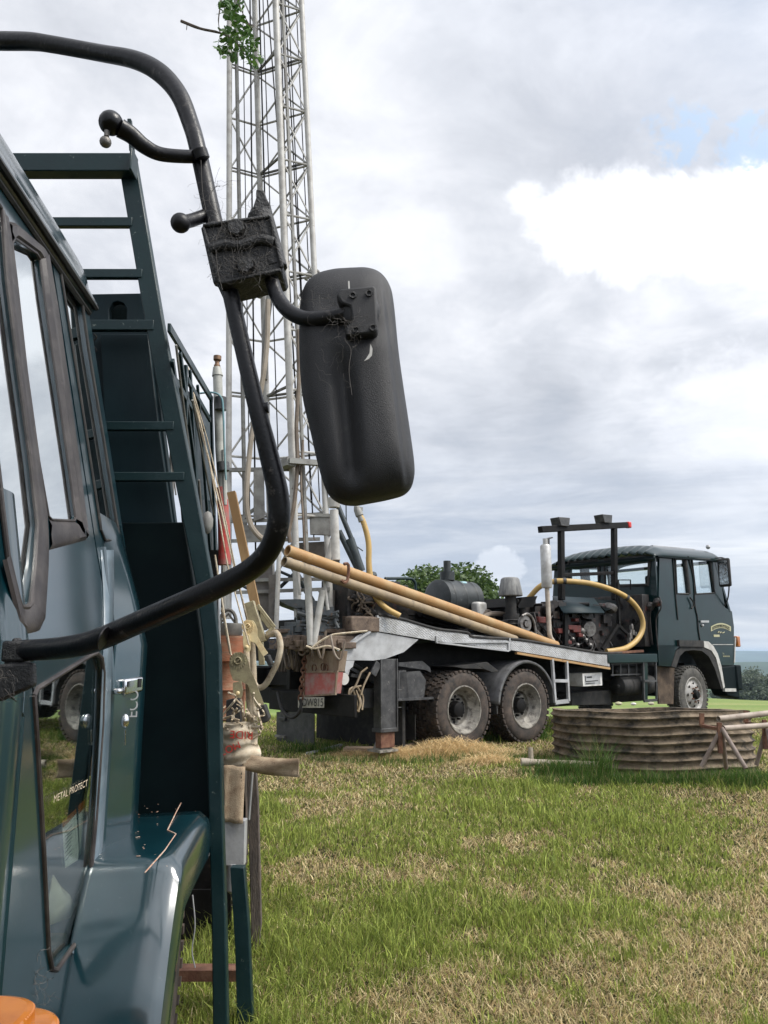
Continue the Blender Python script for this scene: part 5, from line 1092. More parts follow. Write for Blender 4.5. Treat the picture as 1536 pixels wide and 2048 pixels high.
band([(0, 415), (3, 430), (13, 560), (36, 742), (60, 924), (74, 1050), (69, 1130), (61, 1206)], [(14, 440), (22, 486), (31, 560), (51, 742), (76, 924), (94, 1034), (97, 1120), (90, 1240)])
band([(61, 1204), (54, 1214), (40, 1214), (33, 1190), (14, 1110)], [(90, 1236), (78, 1262), (52, 1268), (36, 1250), (4, 1120)])
band([(79, 518), (89, 600), (135, 924), (150, 1036)], [(92, 506), (113, 620), (154, 924), (173, 1078)], .016)
band([(22, 484), (28, 476), (72, 506), (80, 520)], [(14, 442), (30, 446), (84, 494), (92, 508)], .014)
band([(97, 1038), (147, 1042)], [(98, 1100), (172, 1080)], .010)
NO(g, 'window_channel', M['seal'], door)
g = MB()
def pane(g, pts, fn, ang=.09, sink=.02):           # pane slightly toed in its rubber: rear edge proud, front edge sunk
    q = [fn(*p) for p in pts]; c = sum(q, V())/len(q); k = math.tan(ang); g.prism([p + NV*((p-c).dot(ALONG)*k) + INW*sink for p in q], INW*.005)
for w_ in (winA, winB): pane(g, w_, U_, .06, .018)
NO(g, 'window_glass', M['glass_near'], door)
g = MB(); pane(g, winD, L_, .05, .02); lg = NO(g, 'lower_window_glass', M['glass_low'], door)
g = MB(); p0 = L_(106, 1606, .745)+NV*0; p1 = L_(177, 1570, .735); text(g, 'METAL PROTECT', p0, (p1-p0), UP, .028, .001, 'LEFT', (p1-p0).length/(9.0*.028)*1.12); NO(g, 'window_lettering', M['strap'], door)
def sheet(pts, m, nm, off=.010, lab=None):
    g = MB(); g.prism([L_(*p, .73+.03+off) for p in pts], INW*.0015); return NO(g, nm, m, door)
sheet([(124, 1644), (152, 1618), (158, 1700), (156, 1720), (131, 1736)], M['paper'], 'paper_notice'); sheet([(157, 1612), (178, 1592), (174, 1680), (160, 1712)], M['paper'], 'paper_notice')
sheet([(124, 1644), (152, 1618), (153, 1627), (126, 1656)], M['amber'], 'notice_header', .006); sheet([(157, 1612), (178, 1592), (177, 1606), (158, 1628)], M['amber'], 'notice_header', .007)
g = MB()
for k in range(8): y = 1664+k*8.2; g.bar(L_(131, y, .767), L_(150-random.uniform(0, 8), y-15, .767), .001, .002)
NO(g, 'notice_print', M['ink'], door)
g = MB(); cl_ = [(106, 1750), (118, 1770), (138, 1790), (150, 1812), (140, 1836), (100, 1850), (94, 1830), (97, 1800)]; P = [L_(*p, .78+random.uniform(-.008, .01)) for p in cl_]; c_ = sum(P, V())/len(P)+INW*-.02
g.add(P+[c_], [(i, (i+1) % len(P), len(P)) for i in range(len(P))]); NO(g, 'cloth', M['cloth'], door, solid=.004)
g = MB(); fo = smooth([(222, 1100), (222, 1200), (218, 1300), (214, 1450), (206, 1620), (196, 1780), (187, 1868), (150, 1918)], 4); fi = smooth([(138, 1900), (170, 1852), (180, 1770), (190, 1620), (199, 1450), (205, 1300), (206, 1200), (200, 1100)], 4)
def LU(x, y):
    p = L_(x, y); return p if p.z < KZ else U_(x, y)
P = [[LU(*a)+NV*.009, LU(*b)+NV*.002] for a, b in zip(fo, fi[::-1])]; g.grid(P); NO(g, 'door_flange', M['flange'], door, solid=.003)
# door mouldings: rounded rear edge, front edge
g = MB(); g.tube([p+NV*.002 for p in [UY(2.705, 1.97), UY(2.705, 1.5), LY(2.705, 1.45), LY(2.705, .97), LY(2.52, .64), LY(2.42, .56)]], .014, 8); g.tube([UY(1.85, 2.0), UY(1.85, 1.5), LY(1.93, 1.45), LY(1.93, .56)], .006, 6); NO(g, 'door_edge', M['green'], door)
# cab body: front corner, quarter panel, rear wall, sills
g = MB(); P = []
cor = smooth([(1.93, .0), (1.90, .006), (1.86, .004), (1.83, -.008), (1.79, -.004), (1.74, .008), (1.68, .010), (1.60, .004), (1.5, -.016), (1.40, -.055), (1.31, -.13), (1.26, -.25)], 3)
for z in (.35, .7, 1.1, 1.5, KZ): P.append([LY(Y, z)+NV*o for Y, o in cor]+[LY(1.22, z)-NV*(WID-.2), LY(1.27, z)-NV*(WID-.05), LY(1.4, z)-NV*WID, LY(3.0, z)-NV*WID])
g.grid(P); P = []
for z in (KZ, 1.75, 2.0): P.append([UY(Y, z)+NV*o for Y, o in cor]+[UY(1.22, z)-NV*(WID-.2), UY(1.27, z)-NV*(WID-.05), UY(1.4, z)-NV*(WID-.1), UY(3.0, z)-NV*(WID-.1)])
g.grid(P)
# upper rear corner with the slim window
g.prism([U_(105, 524), UY(2.93, 3.0), U_(250, 1088), UY(3.04, KZ), UY(2.72, KZ), U_(192, 1088)], t, [[U_(*p) for p in winC]])
g.grid([[LY(2.72, z), LY(2.76, z)+NV*.005, LY(2.86, z)+NV*.055, LY(2.95, z)+NV*.062, LY(3.02, z)+NV*.03, LY(3.06, z)-NV*.04] for z in (.6, 1.0, 1.46)]+[[UY(2.72, z), UY(2.76, z), UY(2.86, z)+NV*.055*e, UY(2.95, z)+NV*.062*e, UY(3.02, z)+NV*.03*e, UY(3.06, z)-NV*.04] for z, e in ((KZ, 1), (1.8, .8), (2.02, .25), (2.1, .02))])
g.prism([LY(3.05, .6)-NV*.02, LY(3.05, KZ)-NV*.02, UY(3.0, 3.05)-NV*.03, UY(3.0, 3.05)-NV*(WID-.3), LY(3.05, KZ)-NV*WID, LY(3.05, .6)-NV*WID], V((0, .03, 0))); g.box((LY(2.1, .42)-NV*1.0), (1.9, 1.7, .1), X=NV)
g.box(LY(2.1, 1.9)-NV*1.3, (.5, .5, .9), X=NV)
NO(g, 'cab_body', M['green'], angle=50, solid=0)
g = MB(); g.box(LY(2.75, 1.7)-NV*.7, (.6, .2, .9), X=NV); g.box(LY(2.45, 1.25)-NV*.7, (.6, .6, .2), X=NV); g.box(LY(1.45, 1.55)-NV*1.0, (1.7, .3, .4), X=NV); NO(g, 'seats', M['seat'], bevel=.04)
g = MB(); seal2(g, [U_(*p) for p in winC], .006, .003); NO(g, 'quarter_window_seal', M['rubber'])
g = MB(); g.prism([U_(*p)+INW*.012 for p in winC], INW*.005); NO(g, 'quarter_window_glass', M['glass_near'])
g = MB(); 
for Ys, s in ((1.30, 0), (1.32, 1)):
    pass
g.prism([UY(1.28, 2.02)-NV*.1, UY(1.28, 2.02)-NV*(WID-.2), UY(1.5, 2.95)-NV*(WID-.3), UY(1.5, 2.95)-NV*.1], V((0, .01, 0))); NO(g, 'windscreen', M['glass_near'])
g = MB(); g.bar(UY(1.36, 2.0)-NV*.04, UY(1.62, 3.0)-NV*.04, .08, .1); g.bar(UY(1.36, 2.0)-NV*(WID-.15), UY(1.62, 3.0)-NV*(WID-.2), .08, .1)
g.bar(UY(1.62, 2.0), UY(1.78, 3.0), .03, .14, up=NV); NO(g, 'front_pillar', M['green'])
# roof with gutter
g = MB(); P = []
for k in range(26):
    Y = 1.35+1.60*k/25; e = (1 if k < 23 else (1-((k-22)/3.2)**2)**.5); f = 1 if k > 3 else (.4+.2*k); row = []
    for (o, dz) in ((.012, -.03), (.03, -.012), (.032, .012), (.02, .03), (.014, .06), (.004, .11), (-.03, .165), (-.09, .21), (-.3, .24), (-.95, .26)): row.append(UY(Y, 3.0, 0)+NV*o+V((0, 0, dz*(e*f if dz > .04 else 1))))
    c_ = UY(Y, 3.0, 0)-NV*.9
    for (o, dz) in ((-1.5, .20), (-1.7, .15), (-1.8, .05), (-1.82, -.03)): row.append(UY(Y, 3.0, 0)+NV*o+V((0, 0, dz*(e*f if dz > .04 else 1))))
    P.append(row)
g.grid(P); g.add(P[-1], [tuple(range(len(P[-1])))]); NO(g, 'roof', M['green'], angle=55)
g = MB(); g.tube([UY(Y, 2.985, .03) for Y in (1.4, 2.0, 2.6, 2.94)], .011, 6); g.tube([UY(Y, 2.955, .004) for Y in (1.4, 2.0, 2.6, 2.92)], .010, 6); NO(g, 'roof_gutter', M['rubber'])
# handle, lock, panel letters
g = MB(); hc = L_(258, 1371, .70); g.box(hc, (.10, .05, .055), X=(L_(285, 1366, .64)-L_(232, 1376, .70)), Z=UP); g.box(L_(238, 1382, .70), (.03, .05, .02)); hd = NO(g, 'handle', M['chrome'], bevel=.008)
g = MB(); g.box(L_(279, 1366, .655), (.006, .03, .03)); NO(g, 'handle_recess', M['ink'], hd)
g = MB(); g.ball(L_(250, 1442, .67), .018, 14, (.8, .8, 1.35)); g.tube([L_(250, 1460, .675), L_(250, 1490, .675)], .003, 6); NO(g, 'door_lock', M['chrome'])
g = MB(); q = L_(274, 1436, .665); text(g, 'ECO', q, UP, (-1, -.3, 0), .055, .001, 'LEFT', .9); NO(g, 'panel_lettering', M['alu'])
# fender
g = MB(); P = []; prof = [(3.20, .975), (3.0, .97), (2.8, .96), (2.66, .95), (2.605, .935), (2.57, .89), (2.50, .79), (2.45, .70), (2.40, .60), (2.36, .48), (2.33, .34)]
for (Y, z) in smooth(prof, 3):
    P.append([LY(Y, z, .74)]+[LY(Y, z, .72-.24*k/3)+V((0, 0, .004*k)) for k in range(4)]+[LY(Y, z-.004, .462), LY(Y, z-.016, .447), LY(Y+.01, z-.04, .441), LY(Y+.05, z-.10, .44), LY(Y+.09, z-.16, .445), LY(Y+.09, z-.17, .46)])
g.grid(P); NO(g, 'mudguard', M['green'], solid=.006, angle=50)
g = MB()
for pts in ([(362, 1606), (352, 1625), (335, 1660)], [(335, 1660), (352, 1668), (330, 1700), (290, 1745)]): g.tube([hit(x, y, (0, 3, .985), (0, -.06, 1)) for x, y in pts], .0022, 5)
for k in range(46):
    p = hit(random.uniform(265, 395), random.uniform(1608, 1745), (0, 3, .981), (0, -.06, 1)); 
    if LY(p.y, 0, .47).x > p.x: g.ball(p, random.uniform(.0012, .0035), 6, (1.6, 1, .3))
NO(g, 'dry_twig', mat('dry_twig', (.38, .2, .13), (.5, .42, .34), 60, rough=.9), nt_)
# wheels
def nwheel(Y, a, R_, name='wheel'):
    w = bpy.data.objects.new(name, None); sc.collection.objects.link(w); w.parent = nt_; g = MB(); c = LY(Y, R_-.02, a)
    hw = .12; pr2 = [(R_*.6, 0), (R_*.66, .012), (R_*.8, .014), (R_*.95, .0), (R_, -.03), (R_, -.12), (R_, -.2), (R_*.95, -.235), (R_*.6, -.235)]
    g.lathe(pr2, c, NV, 64)
    for k in range(44):
        an = 2*math.pi*k/44
        for o in (-.02, -.11, -.2): g.box(c+NV*o+ALONG*math.cos(an+o)*R_+UP*math.sin(an+o)*R_, (.035, .06, .02), X=(-ALONG*math.sin(an+o)+UP*math.cos(an+o)), Z=(ALONG*math.cos(an+o)+UP*math.sin(an+o)))
    NO(g, 'tyre', M['tyre'], w); g = MB(); g.lathe([(R_*.62, -.01), (R_*.58, -.02), (R_*.5, -.08), (R_*.2, -.1), (0, -.1)], c, NV, 32); NO(g, 'rim', M['chassis'], w); return w
nwheel(2.98, .57, .45); nwheel(5.3, .52, .46)
for w_ in [o for o in nt_.children if o.name.startswith('wheel')]: pass
# headboard ladder, panels
Yh = 3.25
def H_(x, y, Y=Yh): return atY(x, y, Y)
g = MB(); st_ = [(252, 312), (307, 640), (372, 980), (408, 1165), (424, 1300), (430, 1600), (437, 1850), (443, 2300)]
for i, (a_, b_) in enumerate(zip(st_, st_[1:])): g.bar(H_(*a_, Yh+.0005*i), H_(*b_, Yh+.0005*i), .074, .05, up=(0, 1, 0)) if False else None
Lf = []; Rt = []
wdt = [36, 36, 38, 34, 31, 27, 28, 30]
for (x, y), w_ in zip(st_, wdt): Lf.append(H_(x-w_/2, y)); Rt.append(H_(x+w_/2, y))
g.prism(Lf+Rt[::-1], (0, .05, 0)); g.prism([p-V((1.45, 0, 0))*1 for p in [V((2*Lf[0].x-p.x, p.y, p.z)) for p in Lf]+[V((2*Lf[0].x-p.x, p.y, p.z)) for p in Rt][::-1]], (0, .05, 0))
lad = NO(g, 'ladder', M['green_rough'], bevel=.005)
g = MB(); A = H_(268, 327, Yh-.045); g.box(A+V((-.92, .02, 0)), (1.84, .07, .092)); g.box(H_(267, 328, Yh-.06), (.012, .09, .11)); g.prism([H_(254, 236, Yh-.02), H_(262, 236, Yh-.02), H_(268, 302, Yh-.02), H_(258, 302, Yh-.02)], (0, .02, 0)); NO(g, 'top_rail', M['green_rough'], lad, bevel=.005)
for (x, y, hgt) in ((250, 446, 22), (270, 549, 21), (293, 652, 24), (333, 853, 19), (354, 954, 19)):
    g = MB(); x += 16; p = H_(x, y, Yh+.01); wl = 1.45+(x-250)/1539*3.3*2; g.box(p-V((wl/2, 0, 0)), (wl, .03, hgt/F*3.1)); NO(g, 'rung', M['green_rough'], lad, bevel=.003)
g = MB()   # light edge flashing
for a_, b_ in zip([(437, 1170), (440, 1300), (444, 1600), (452, 1850)], [(440, 1300), (444, 1600), (452, 1850), (458, 2250)]): g.bar(H_(*a_, Yh+.03), H_(*b_, Yh+.03), .006, .006)
NO(g, 'edge_strip', M['alu'], nt_)
Yp = 3.38
g = MB(); ex_ = lambda p: p
out = [(-520, 610), (172, 592), (172, 588), (290, 586), (303, 660), (320, 800), (340, 960), (352, 1055), (-520, 1055)]
g.prism([H_(x, y, Yp) for x, y in out], (0, .04, 0), [[H_(x, y, Yp) for x, y in [(218, 638), (218, 617), (225, 605), (236, 602), (247, 606), (253, 618), (253, 640)]]])
g.prism([H_(x, y, Yp-.03) for x, y in [(200, 668), (296, 668), (318, 860), (345, 1050), (222, 1050)]], (0, .03, 0)); NO(g, 'headboard_panel', M['green_deck'], bevel=.004)
g = MB(); g.prism([H_(x, y, 3.32) for x, y in [(-500, 1047), (368, 1044), (385, 1150), (404, 1290), (411, 1420), (420, 1610), (420, 1640), (-500, 1640)]], (0, .3, 0)); NO(g, 'bulkhead_box', M['green_dark'], bevel=.006)
g = MB(); g.tube(smooth([H_(188+5*math.sin(k*1.6), 668+k*6.5, 3.30) for k in range(14)], 3), .004, 6); NO(g, 'coiled_cable', M['rubber'])
g = MB(); g.prism([H_(x, y, 3.46) for x, y in [(190, 590), (275, 590), (275, 680), (190, 680)]], (0, .02, 0)); NO(g, 'backing_plate', M['green_dark'])
g = MB(); g.tube([H_(x, y, 3.45) for x, y in [(305, 690), (338, 1050)]], .012, 8); g.tube([H_(x, y, 3.47) for x, y in [(345, 900), (340, 1046)]], .014, 8); g.tube([H_(x, y, 3.44) for x, y in [(316, 700), (352, 990)]], .004, 6); NO(g, 'pale_tube', M['mastgrey'])
# bed side frame running back behind the ladder
g = MB(); Dp = lambda x, y, a=.69: L_(x, y, a)
def bar2(a_, b_, w_, h_, a=.69): g.bar(Dp(*a_, a), Dp(*b_, a), w_, .015, up=NV)
bar2((338, 655), (424, 800), .04, .10); bar2((345, 720), (425, 1290), .03, .05); bar2((360, 705), (432, 1250), .03, .03); bar2((372, 730), (372, 850), .03, .05); bar2((380, 740), (408, 1290), .03, .03); bar2((422, 795), (436, 1290), .05, .07); bar2((395, 770), (420, 1100), .02, .03)
bar2((350, 760), (410, 860), .03, .05); bar2((375, 760), (420, 840), .03, .03)
g.prism([Dp(*p, .71) for p in [(398, 1000), (428, 1000), (440, 1300), (440, 1500), (415, 1500), (410, 1300)]], INW*.04); g.prism([Dp(*p, .74) for p in [(346, 745), (422, 835), (436, 1100), (440, 1290), (392, 1290), (372, 1060)]], INW*.02); NO(g, 'bed_side_frame', M['green_rough'], bevel=.003)
g = MB()
for a_, b_ in (((352, 690), (398, 1060)), ((366, 860), (404, 1110)), ((385, 800), (428, 1030)), ((398, 960), (410, 1120))): g.tube([Dp(*a_, .66), Dp(*b_, .66)], .006, 6)
g.ball(H_(415, 1045, 3.6), .035, 10, (.8, .8, 1.6)); g.shift(NB).each('side_stay', M['mastgrey'], nt_)
g = MB(); g.box(LY(4.0, 1.0, .84)-NV*.95, (1.9, 1.15, .1), X=NV, Y=ALONG); g.prism([H_(x, y, 4.5) for x, y in [(360, 1780), (461, 1780), (463, 1925), (360, 1925)]], (0, .02, 0)); g.box(LY(3.9, .75, .95)-NV*.6, (.9, 2.3, .2), X=NV, Y=ALONG); g.prism([H_(x, y, 4.62) for x, y in [(380, 1100), (436, 1100), (440, 1780), (380, 1780)]], (0, .02, 0)); NO(g, 'bed', M['chassis'])
g = MB(); g.prism([H_(x, y, 3.62) for x, y in [(460, 1735), (488, 1735), (497, 1850), (506, 2060), (507, 2200), (478, 2200), (470, 1900)]], (0, .05, 0)); NO(g, 'bed_leg', M['green_rough'], bevel=.004)
g = MB(); g.box(H_(400, 1945, 3.75), (.36, .08, .045)); NO(g, 'crossbeam', M['rust'])
g = MB(); g.tube(smooth([H_(x, y, 3.7) for x, y in [(385, 1790), (390, 1850), (384, 1900), (390, 1935)]], 4), .003, 5); NO(g, 'loose_wire', M['alu'])
# lamps: amber indicator on the front corner
g = MB(); P = []; zt = atY(60, 2042, 1.60).z; nj = 260
for k, (dz, w_, d_, rp) in enumerate(((0, .16, .11, 0), (-.003, .17, .12, 0), (-.006, .172, .122, .0025), (-.026, .172, .122, .0025), (-.029, .174, .124, 0), (-.030, .208, .14, 0), (-.034, .214, .148, 0), (-.040, .217, .15, .0028), (-.115, .217, .15, .0028), (-.12, .21, .14, 0))):
    row = []
    for j in range(nj):
        a = math.pi*(j/(nj-1))-math.pi/2; ca, sa = math.cos(a), math.sin(a); e = 2/3.6
        row.append(V((-.855+(w_+rp*math.sin(j*math.pi/1.5))*abs(ca)**e, 1.60+d_*math.copysign(abs(sa)**e, sa), zt+dz)))
    P.append(row)
g.grid(P); g.add(P[0], [tuple(range(nj))])
ind = NO(g, 'indicator', M['amber'], angle=25)
g = MB(); g.ball(V((-.80, 1.55, zt+.001)), .004, 8, (1, 1, .4)); g.tube([p+V((0, 0, .002)) for p in P[3][::6]], .0018, 5); NO(g, 'lens_screw', M['soil'], ind)
# ------------------------------------------------------------------ mirror arm and mirror
arm = bpy.data.objects.new('mirror_arm', None); sc.collection.objects.link(arm); arm.parent = nt_
def path3(pts, n=6):    # (px, py, Y, radius px)
    q = smooth(pts, n); return [atY(a, b, c) for a, b, c, r in q], [r*c/F*1.02 for a, b, c, r in q]
main = [(-160, 92, 1.50, 19), (-60, 80, 1.44, 19), (0, 82, 1.40, 19.5), (60, 83, 1.37, 19), (100, 88, 1.35, 18), (200, 106, 1.31, 18), (270, 120, 1.28, 19.5), (320, 146, 1.26, 21), (358, 190, 1.24, 20), (382, 250, 1.23, 19), (396, 300, 1.22, 18.5), (425, 430, 1.21, 18.5), (455, 560, 1.2, 17.5), (482, 680, 1.2, 17.5), (510, 800, 1.2, 18), (538, 910, 1.21, 20), (556, 990, 1.22, 22), (556, 1050, 1.23, 22.5), (535, 1105, 1.25, 22), (495, 1143, 1.28, 22), (430, 1177, 1.33, 22), (350, 1213, 1.39, 22), (270, 1248, 1.46, 22), (205, 1276, 1.52, 22), (160, 1290, 1.56, 22), (100, 1298, 1.62, 21), (40, 1301, 1.68, 20)]
P_, R_ = path3(main); g = MB(); g.tube(P_, R_, 20); NO(g, 'arm_tube', M['arm'], arm)
g = MB(); a_, b_ = path3([(515, 812, 1.2, 22), (521, 818, 1.2, 22)], 1); g.tube([atY(502, 819, 1.2), atY(537, 815, 1.2)], .009, 10); g.tube([atY(*p, 1.46) for p in ((205, 1276), (208, 1277))], .0225, 16)
g.tube([atY(398, 300, 1.195), atY(404, 318, 1.2)], .014, 10); NO(g, 'arm_collar', M['arm'], arm)
g = MB(); q, r = path3([(408, 312, 1.21, 14), (370, 313, 1.20, 14), (320, 308, 1.19, 15), (288, 292, 1.18, 17), (262, 270, 1.17, 19), (240, 256, 1.16, 21)]); g.tube(q, r, 16); g.ball(atY(222, 246, 1.155), 27/F*1.15, 20)
NO(g, 'upper_bracket', M['arm'], arm)
g = MB(); g.ball(atY(211, 284, 1.15), 13/F*1.15, 16); g.tube([atY(213, 273, 1.15), atY(214, 262, 1.15)], .0045, 8); NO(g, 'ball_stud', M['metalgrey'], arm)
g = MB(); q, r = path3([(408, 432, 1.21, 14), (385, 440, 1.19, 14), (365, 445, 1.17, 15)]); g.tube(q, r, 16); g.ball(atY(361, 446, 1.165), 21.5/F*1.17, 20); NO(g, 'lower_stub', M['arm'], arm)
# base bracket at the cab
g = MB(); g.tube([atY(35, 1340, 1.68), atY(35, 1288, 1.68)], [.026, .024], 16); g.cyl(atY(34, 1290, 1.68), atY(34, 1276, 1.68), .012, 6); g.prism([atY(x, y, 1.64) for x, y in [(-40, 1330), (64, 1325), (66, 1372), (40, 1384), (0, 1402), (-40, 1410)]], (0, .025, 0))
g.box(atY(38, 1303, 1.68), (.05, .06, .044)); NO(g, 'arm_base', M['clamp'], arm, bevel=.006)
# clamp: two ribbed halves
g = MB(); Yc = 1.165; cx = lambda x, y, d=0: atY(x, y, Yc+d)
blk = [(404, 452), (540, 432), (548, 436), (566, 532), (562, 540), (524, 549), (440, 569), (430, 562), (416, 500)]
g.prism([cx(*p) for p in blk], (0, .075, 0))
for y0, s in ((486, .0), (502, .0)): pass
g.tube([cx(x, y, -.001) for x, y in smooth([(418, 500), (450, 490), (480, 492), (520, 480), (548, 486)], 4)], .010, 8); g.tube([cx(520, 430, .02), cx(550, 540, .02)], .022, 12); g.tube([cx(425, 455, .02), cx(450, 565, .02)], .019, 12)
g.tube([cx(*p, -.002) for p in [(406, 455), (440, 566)]], .004, 6); g.tube([cx(*p, -.002) for p in [(541, 434), (564, 536)]], .004, 6); g.tube([cx(*p, -.002) for p in [(440, 567), (562, 540)]], .004, 6); g.tube([cx(*p, -.002) for p in [(406, 452), (541, 433)]], .004, 6)
clampo = NO(g, 'clamp', M['clamp'], arm, bevel=.003)
g = MB()
for x, y in ((473, 459), (492, 534)): g.lathe([(.016, 0), (.016, -.006), (.0135, -.010), (.0, -.010)], cx(x, y, .0), (0, 1, 0), 6); g.lathe([(.019, 0), (.019, -.002), (.016, -.003)], cx(x, y, .0), (0, 1, 0), 20)
g.shift(NB).each('bolt', M['clamp'], clampo)
g = MB(); g.lathe([(.018, 0), (.018, .008), (.015, .011), (.016, .015), (.012, .019), (0, .019)], cx(516, 441, .03), (.12, 0, 1), 20)
g.prism([cx(x, y, .015) for x, y in [(505, 416), (512, 394), (512, 378), (528, 380), (534, 398), (541, 408), (540, 418), (530, 422)]], (0, .03, 0)); NO(g, 'clamp_knob', M['clamp'], clampo, bevel=.003)
g = MB(); q, r = path3([(530, 520, 1.19, 15), (541, 552, 1.19, 15), (553, 590, 1.18, 15.5), (575, 620, 1.17, 16), (605, 636, 1.16, 16), (640, 637, 1.15, 15.5), (680, 630, 1.14, 15), (712, 622, 1.135, 15)]); g.tube(q, r, 18); NO(g, 'mirror_stalk', M['arm'], arm)
# mirror head
mh = bpy.data.objects.new('mirror', None); sc.collection.objects.link(mh); mh.parent = nt_
outl = [(700, 535), (735, 535), (762, 546), (780, 572), (788, 610), (797, 700), (808, 780), (820, 860), (829, 930), (826, 962), (810, 982), (780, 992), (740, 1000), (705, 1005), (675, 999), (652, 978), (636, 930), (620, 860), (606, 800), (600, 740), (598, 670), (600, 610), (610, 570), (632, 548), (665, 538)]
ol = [(a, b) for a, b in smooth(outl+[outl[0]], 6)][:-1]; cx0, cy0 = 712, 770
Ym = 1.185
def sstep(a, b, x): t = max(0, min(1, (x-a)/(b-a))); return t*t*(3-2*t)
def bulge(px, py, f):
    e = (1-f**5.5)**.7; d = .040*e                                      # general dome (towards us)
    s = (py-560)/430.0
    xl = 640+40*s+18*math.sin(s*2.4); xr = 762+50*s                    # flat raised plateau between a soft valley and a ridge
    d += .013*sstep(xl-10, xl+45, px)*e*sstep(640, 700, py) - .016*math.exp(-((px-(668+44*s))/20.)**2)*sstep(660, 760, py)*sstep(1000, 930, py)*e
    d -= .012*sstep(xr-3, xr+7, px)*e
    d -= .010*math.exp(-((px-650)/50.)**2-((py-610)/40.)**2)
    return d
g = MB(); P = []
for i in range(61):
    f = 1-i/60; row = []
    for (x, y) in ol:
        px = cx0+(x-cx0)*f; py = cy0+(y-cy0)*f; row.append(atY(px, py, Ym-bulge(px, py, f)))
    P.append(row)
g.grid([[p+V((0, .03, 0)) for p in P[0]]]+P, True); g.add([p+V((0, .03, 0)) for p in P[0]], [tuple(range(len(ol)))])
NO(g, 'mirror_shell', M['black'], mh, angle=80)
g = MB(); pc_ = V((0, .034, 0)); cen = atY(cx0, cy0, Ym); g.prism([cen+(p-cen)*.92+pc_ for p in P[0]], (0, .003, 0)); NO(g, 'mirror_glass', M['chrome'], mh)
g = MB(); pl4 = [(672, 590), (680, 577), (748, 570), (752, 576), (756, 660), (750, 665), (700, 672), (690, 668), (690, 655), (705, 640), (700, 612), (680, 605)]
g.prism([atY(x, y, Ym-.068) for x, y in pl4], (0, .03, 0)); g.ball(atY(722, 622, Ym-.052), .03, 20, (1, .5, 1.1)); mp_ = NO(g, 'mounting_plate', M['black'], mh, bevel=.004)
g = MB()
for x, y in ((706, 590), (738, 586), (712, 659), (746, 655)): g.lathe([(.0055, .002), (.0055, -.0015), (.0035, -.0015), (.003, .001), (0, .001)], atY(x, y, Ym-.0695), (0, 1, 0), 16)
g.shift(NB).each('screw', M['clamp'], mp_)
g = MB(); g.prism([atY(x, y, Ym-.0655) for x, y in [(696, 562), (699, 562), (700, 581), (697, 581)]], (0, .002, 0)); g.prism([atY(x, y, Ym-.071) for x, y in [(741, 688), (745, 697), (744, 710), (738, 717), (728, 722), (733, 716), (739, 706)]], (0, .0015, 0)); NO(g, 'white_scuff', M['white'], mh)
# cobweb threads on arm, clamp and mirror
g = MB(); r2 = random.Random(11)
def web(cx_, cy_, w_, h_, n, Y, dy=.004, rr=.00028, seg=7):
    for k in range(n):
        x, y = cx_+r2.uniform(-w_, w_), cy_+r2.uniform(-h_, h_); an = r2.uniform(0, 6.28); pts = []
        for j in range(seg): pts.append(atY(x, y, Y-r2.uniform(0, dy))); an += r2.uniform(-.9, .9); x += math.cos(an)*r2.uniform(3, 11); y += math.sin(an)*r2.uniform(3, 11)
        g.tube(pts, rr*r2.uniform(.6, 1.5), 3, False)
web(475, 465, 52, 20, 70, Yc-.006, .006, .0002); web(490, 530, 48, 20, 70, Yc-.006, .006, .0002); web(425, 410, 14, 50, 34, 1.185, .006, .00016); web(515, 425, 14, 8, 10, Yc-.0, .006, .0002)
web(655, 610, 40, 30, 22, Ym-.055, .008, .00014); web(700, 655, 24, 20, 24, Ym-.07, .008, .00018); web(700, 740, 22, 60, 8, Ym-.074, .004, .00013); web(650, 720, 30, 50, 5, Ym-.06, .004, .00013)
g.tube([atY(x, y, 1.17) for x, y in smooth([(436, 430), (418, 400), (430, 375), (440, 372)], 5)], .0006, 4, False); g.tube([atY(x, y, 1.17) for x, y in smooth([(402, 320), (405, 380), (412, 420)], 5)], .0005, 4, False); g.tube([atY(x, y, Ym-.078) for x, y in smooth([(690, 680), (702, 700), (698, 740), (704, 790)], 5)], .0005, 4, False)
g.tube([atY(x, y, 1.158) for x, y in smooth([(432, 410), (444, 450), (432, 480), (436, 540), (445, 580)], 5)], .0006, 4, False)
web(10, 1375, 30, 20, 16, 1.62, .02, .0003, 6)
web(82, 1965, 12, 50, 26, 2.17, .02, .0004, 7)
NO(g, 'cobweb', M['web'], arm)
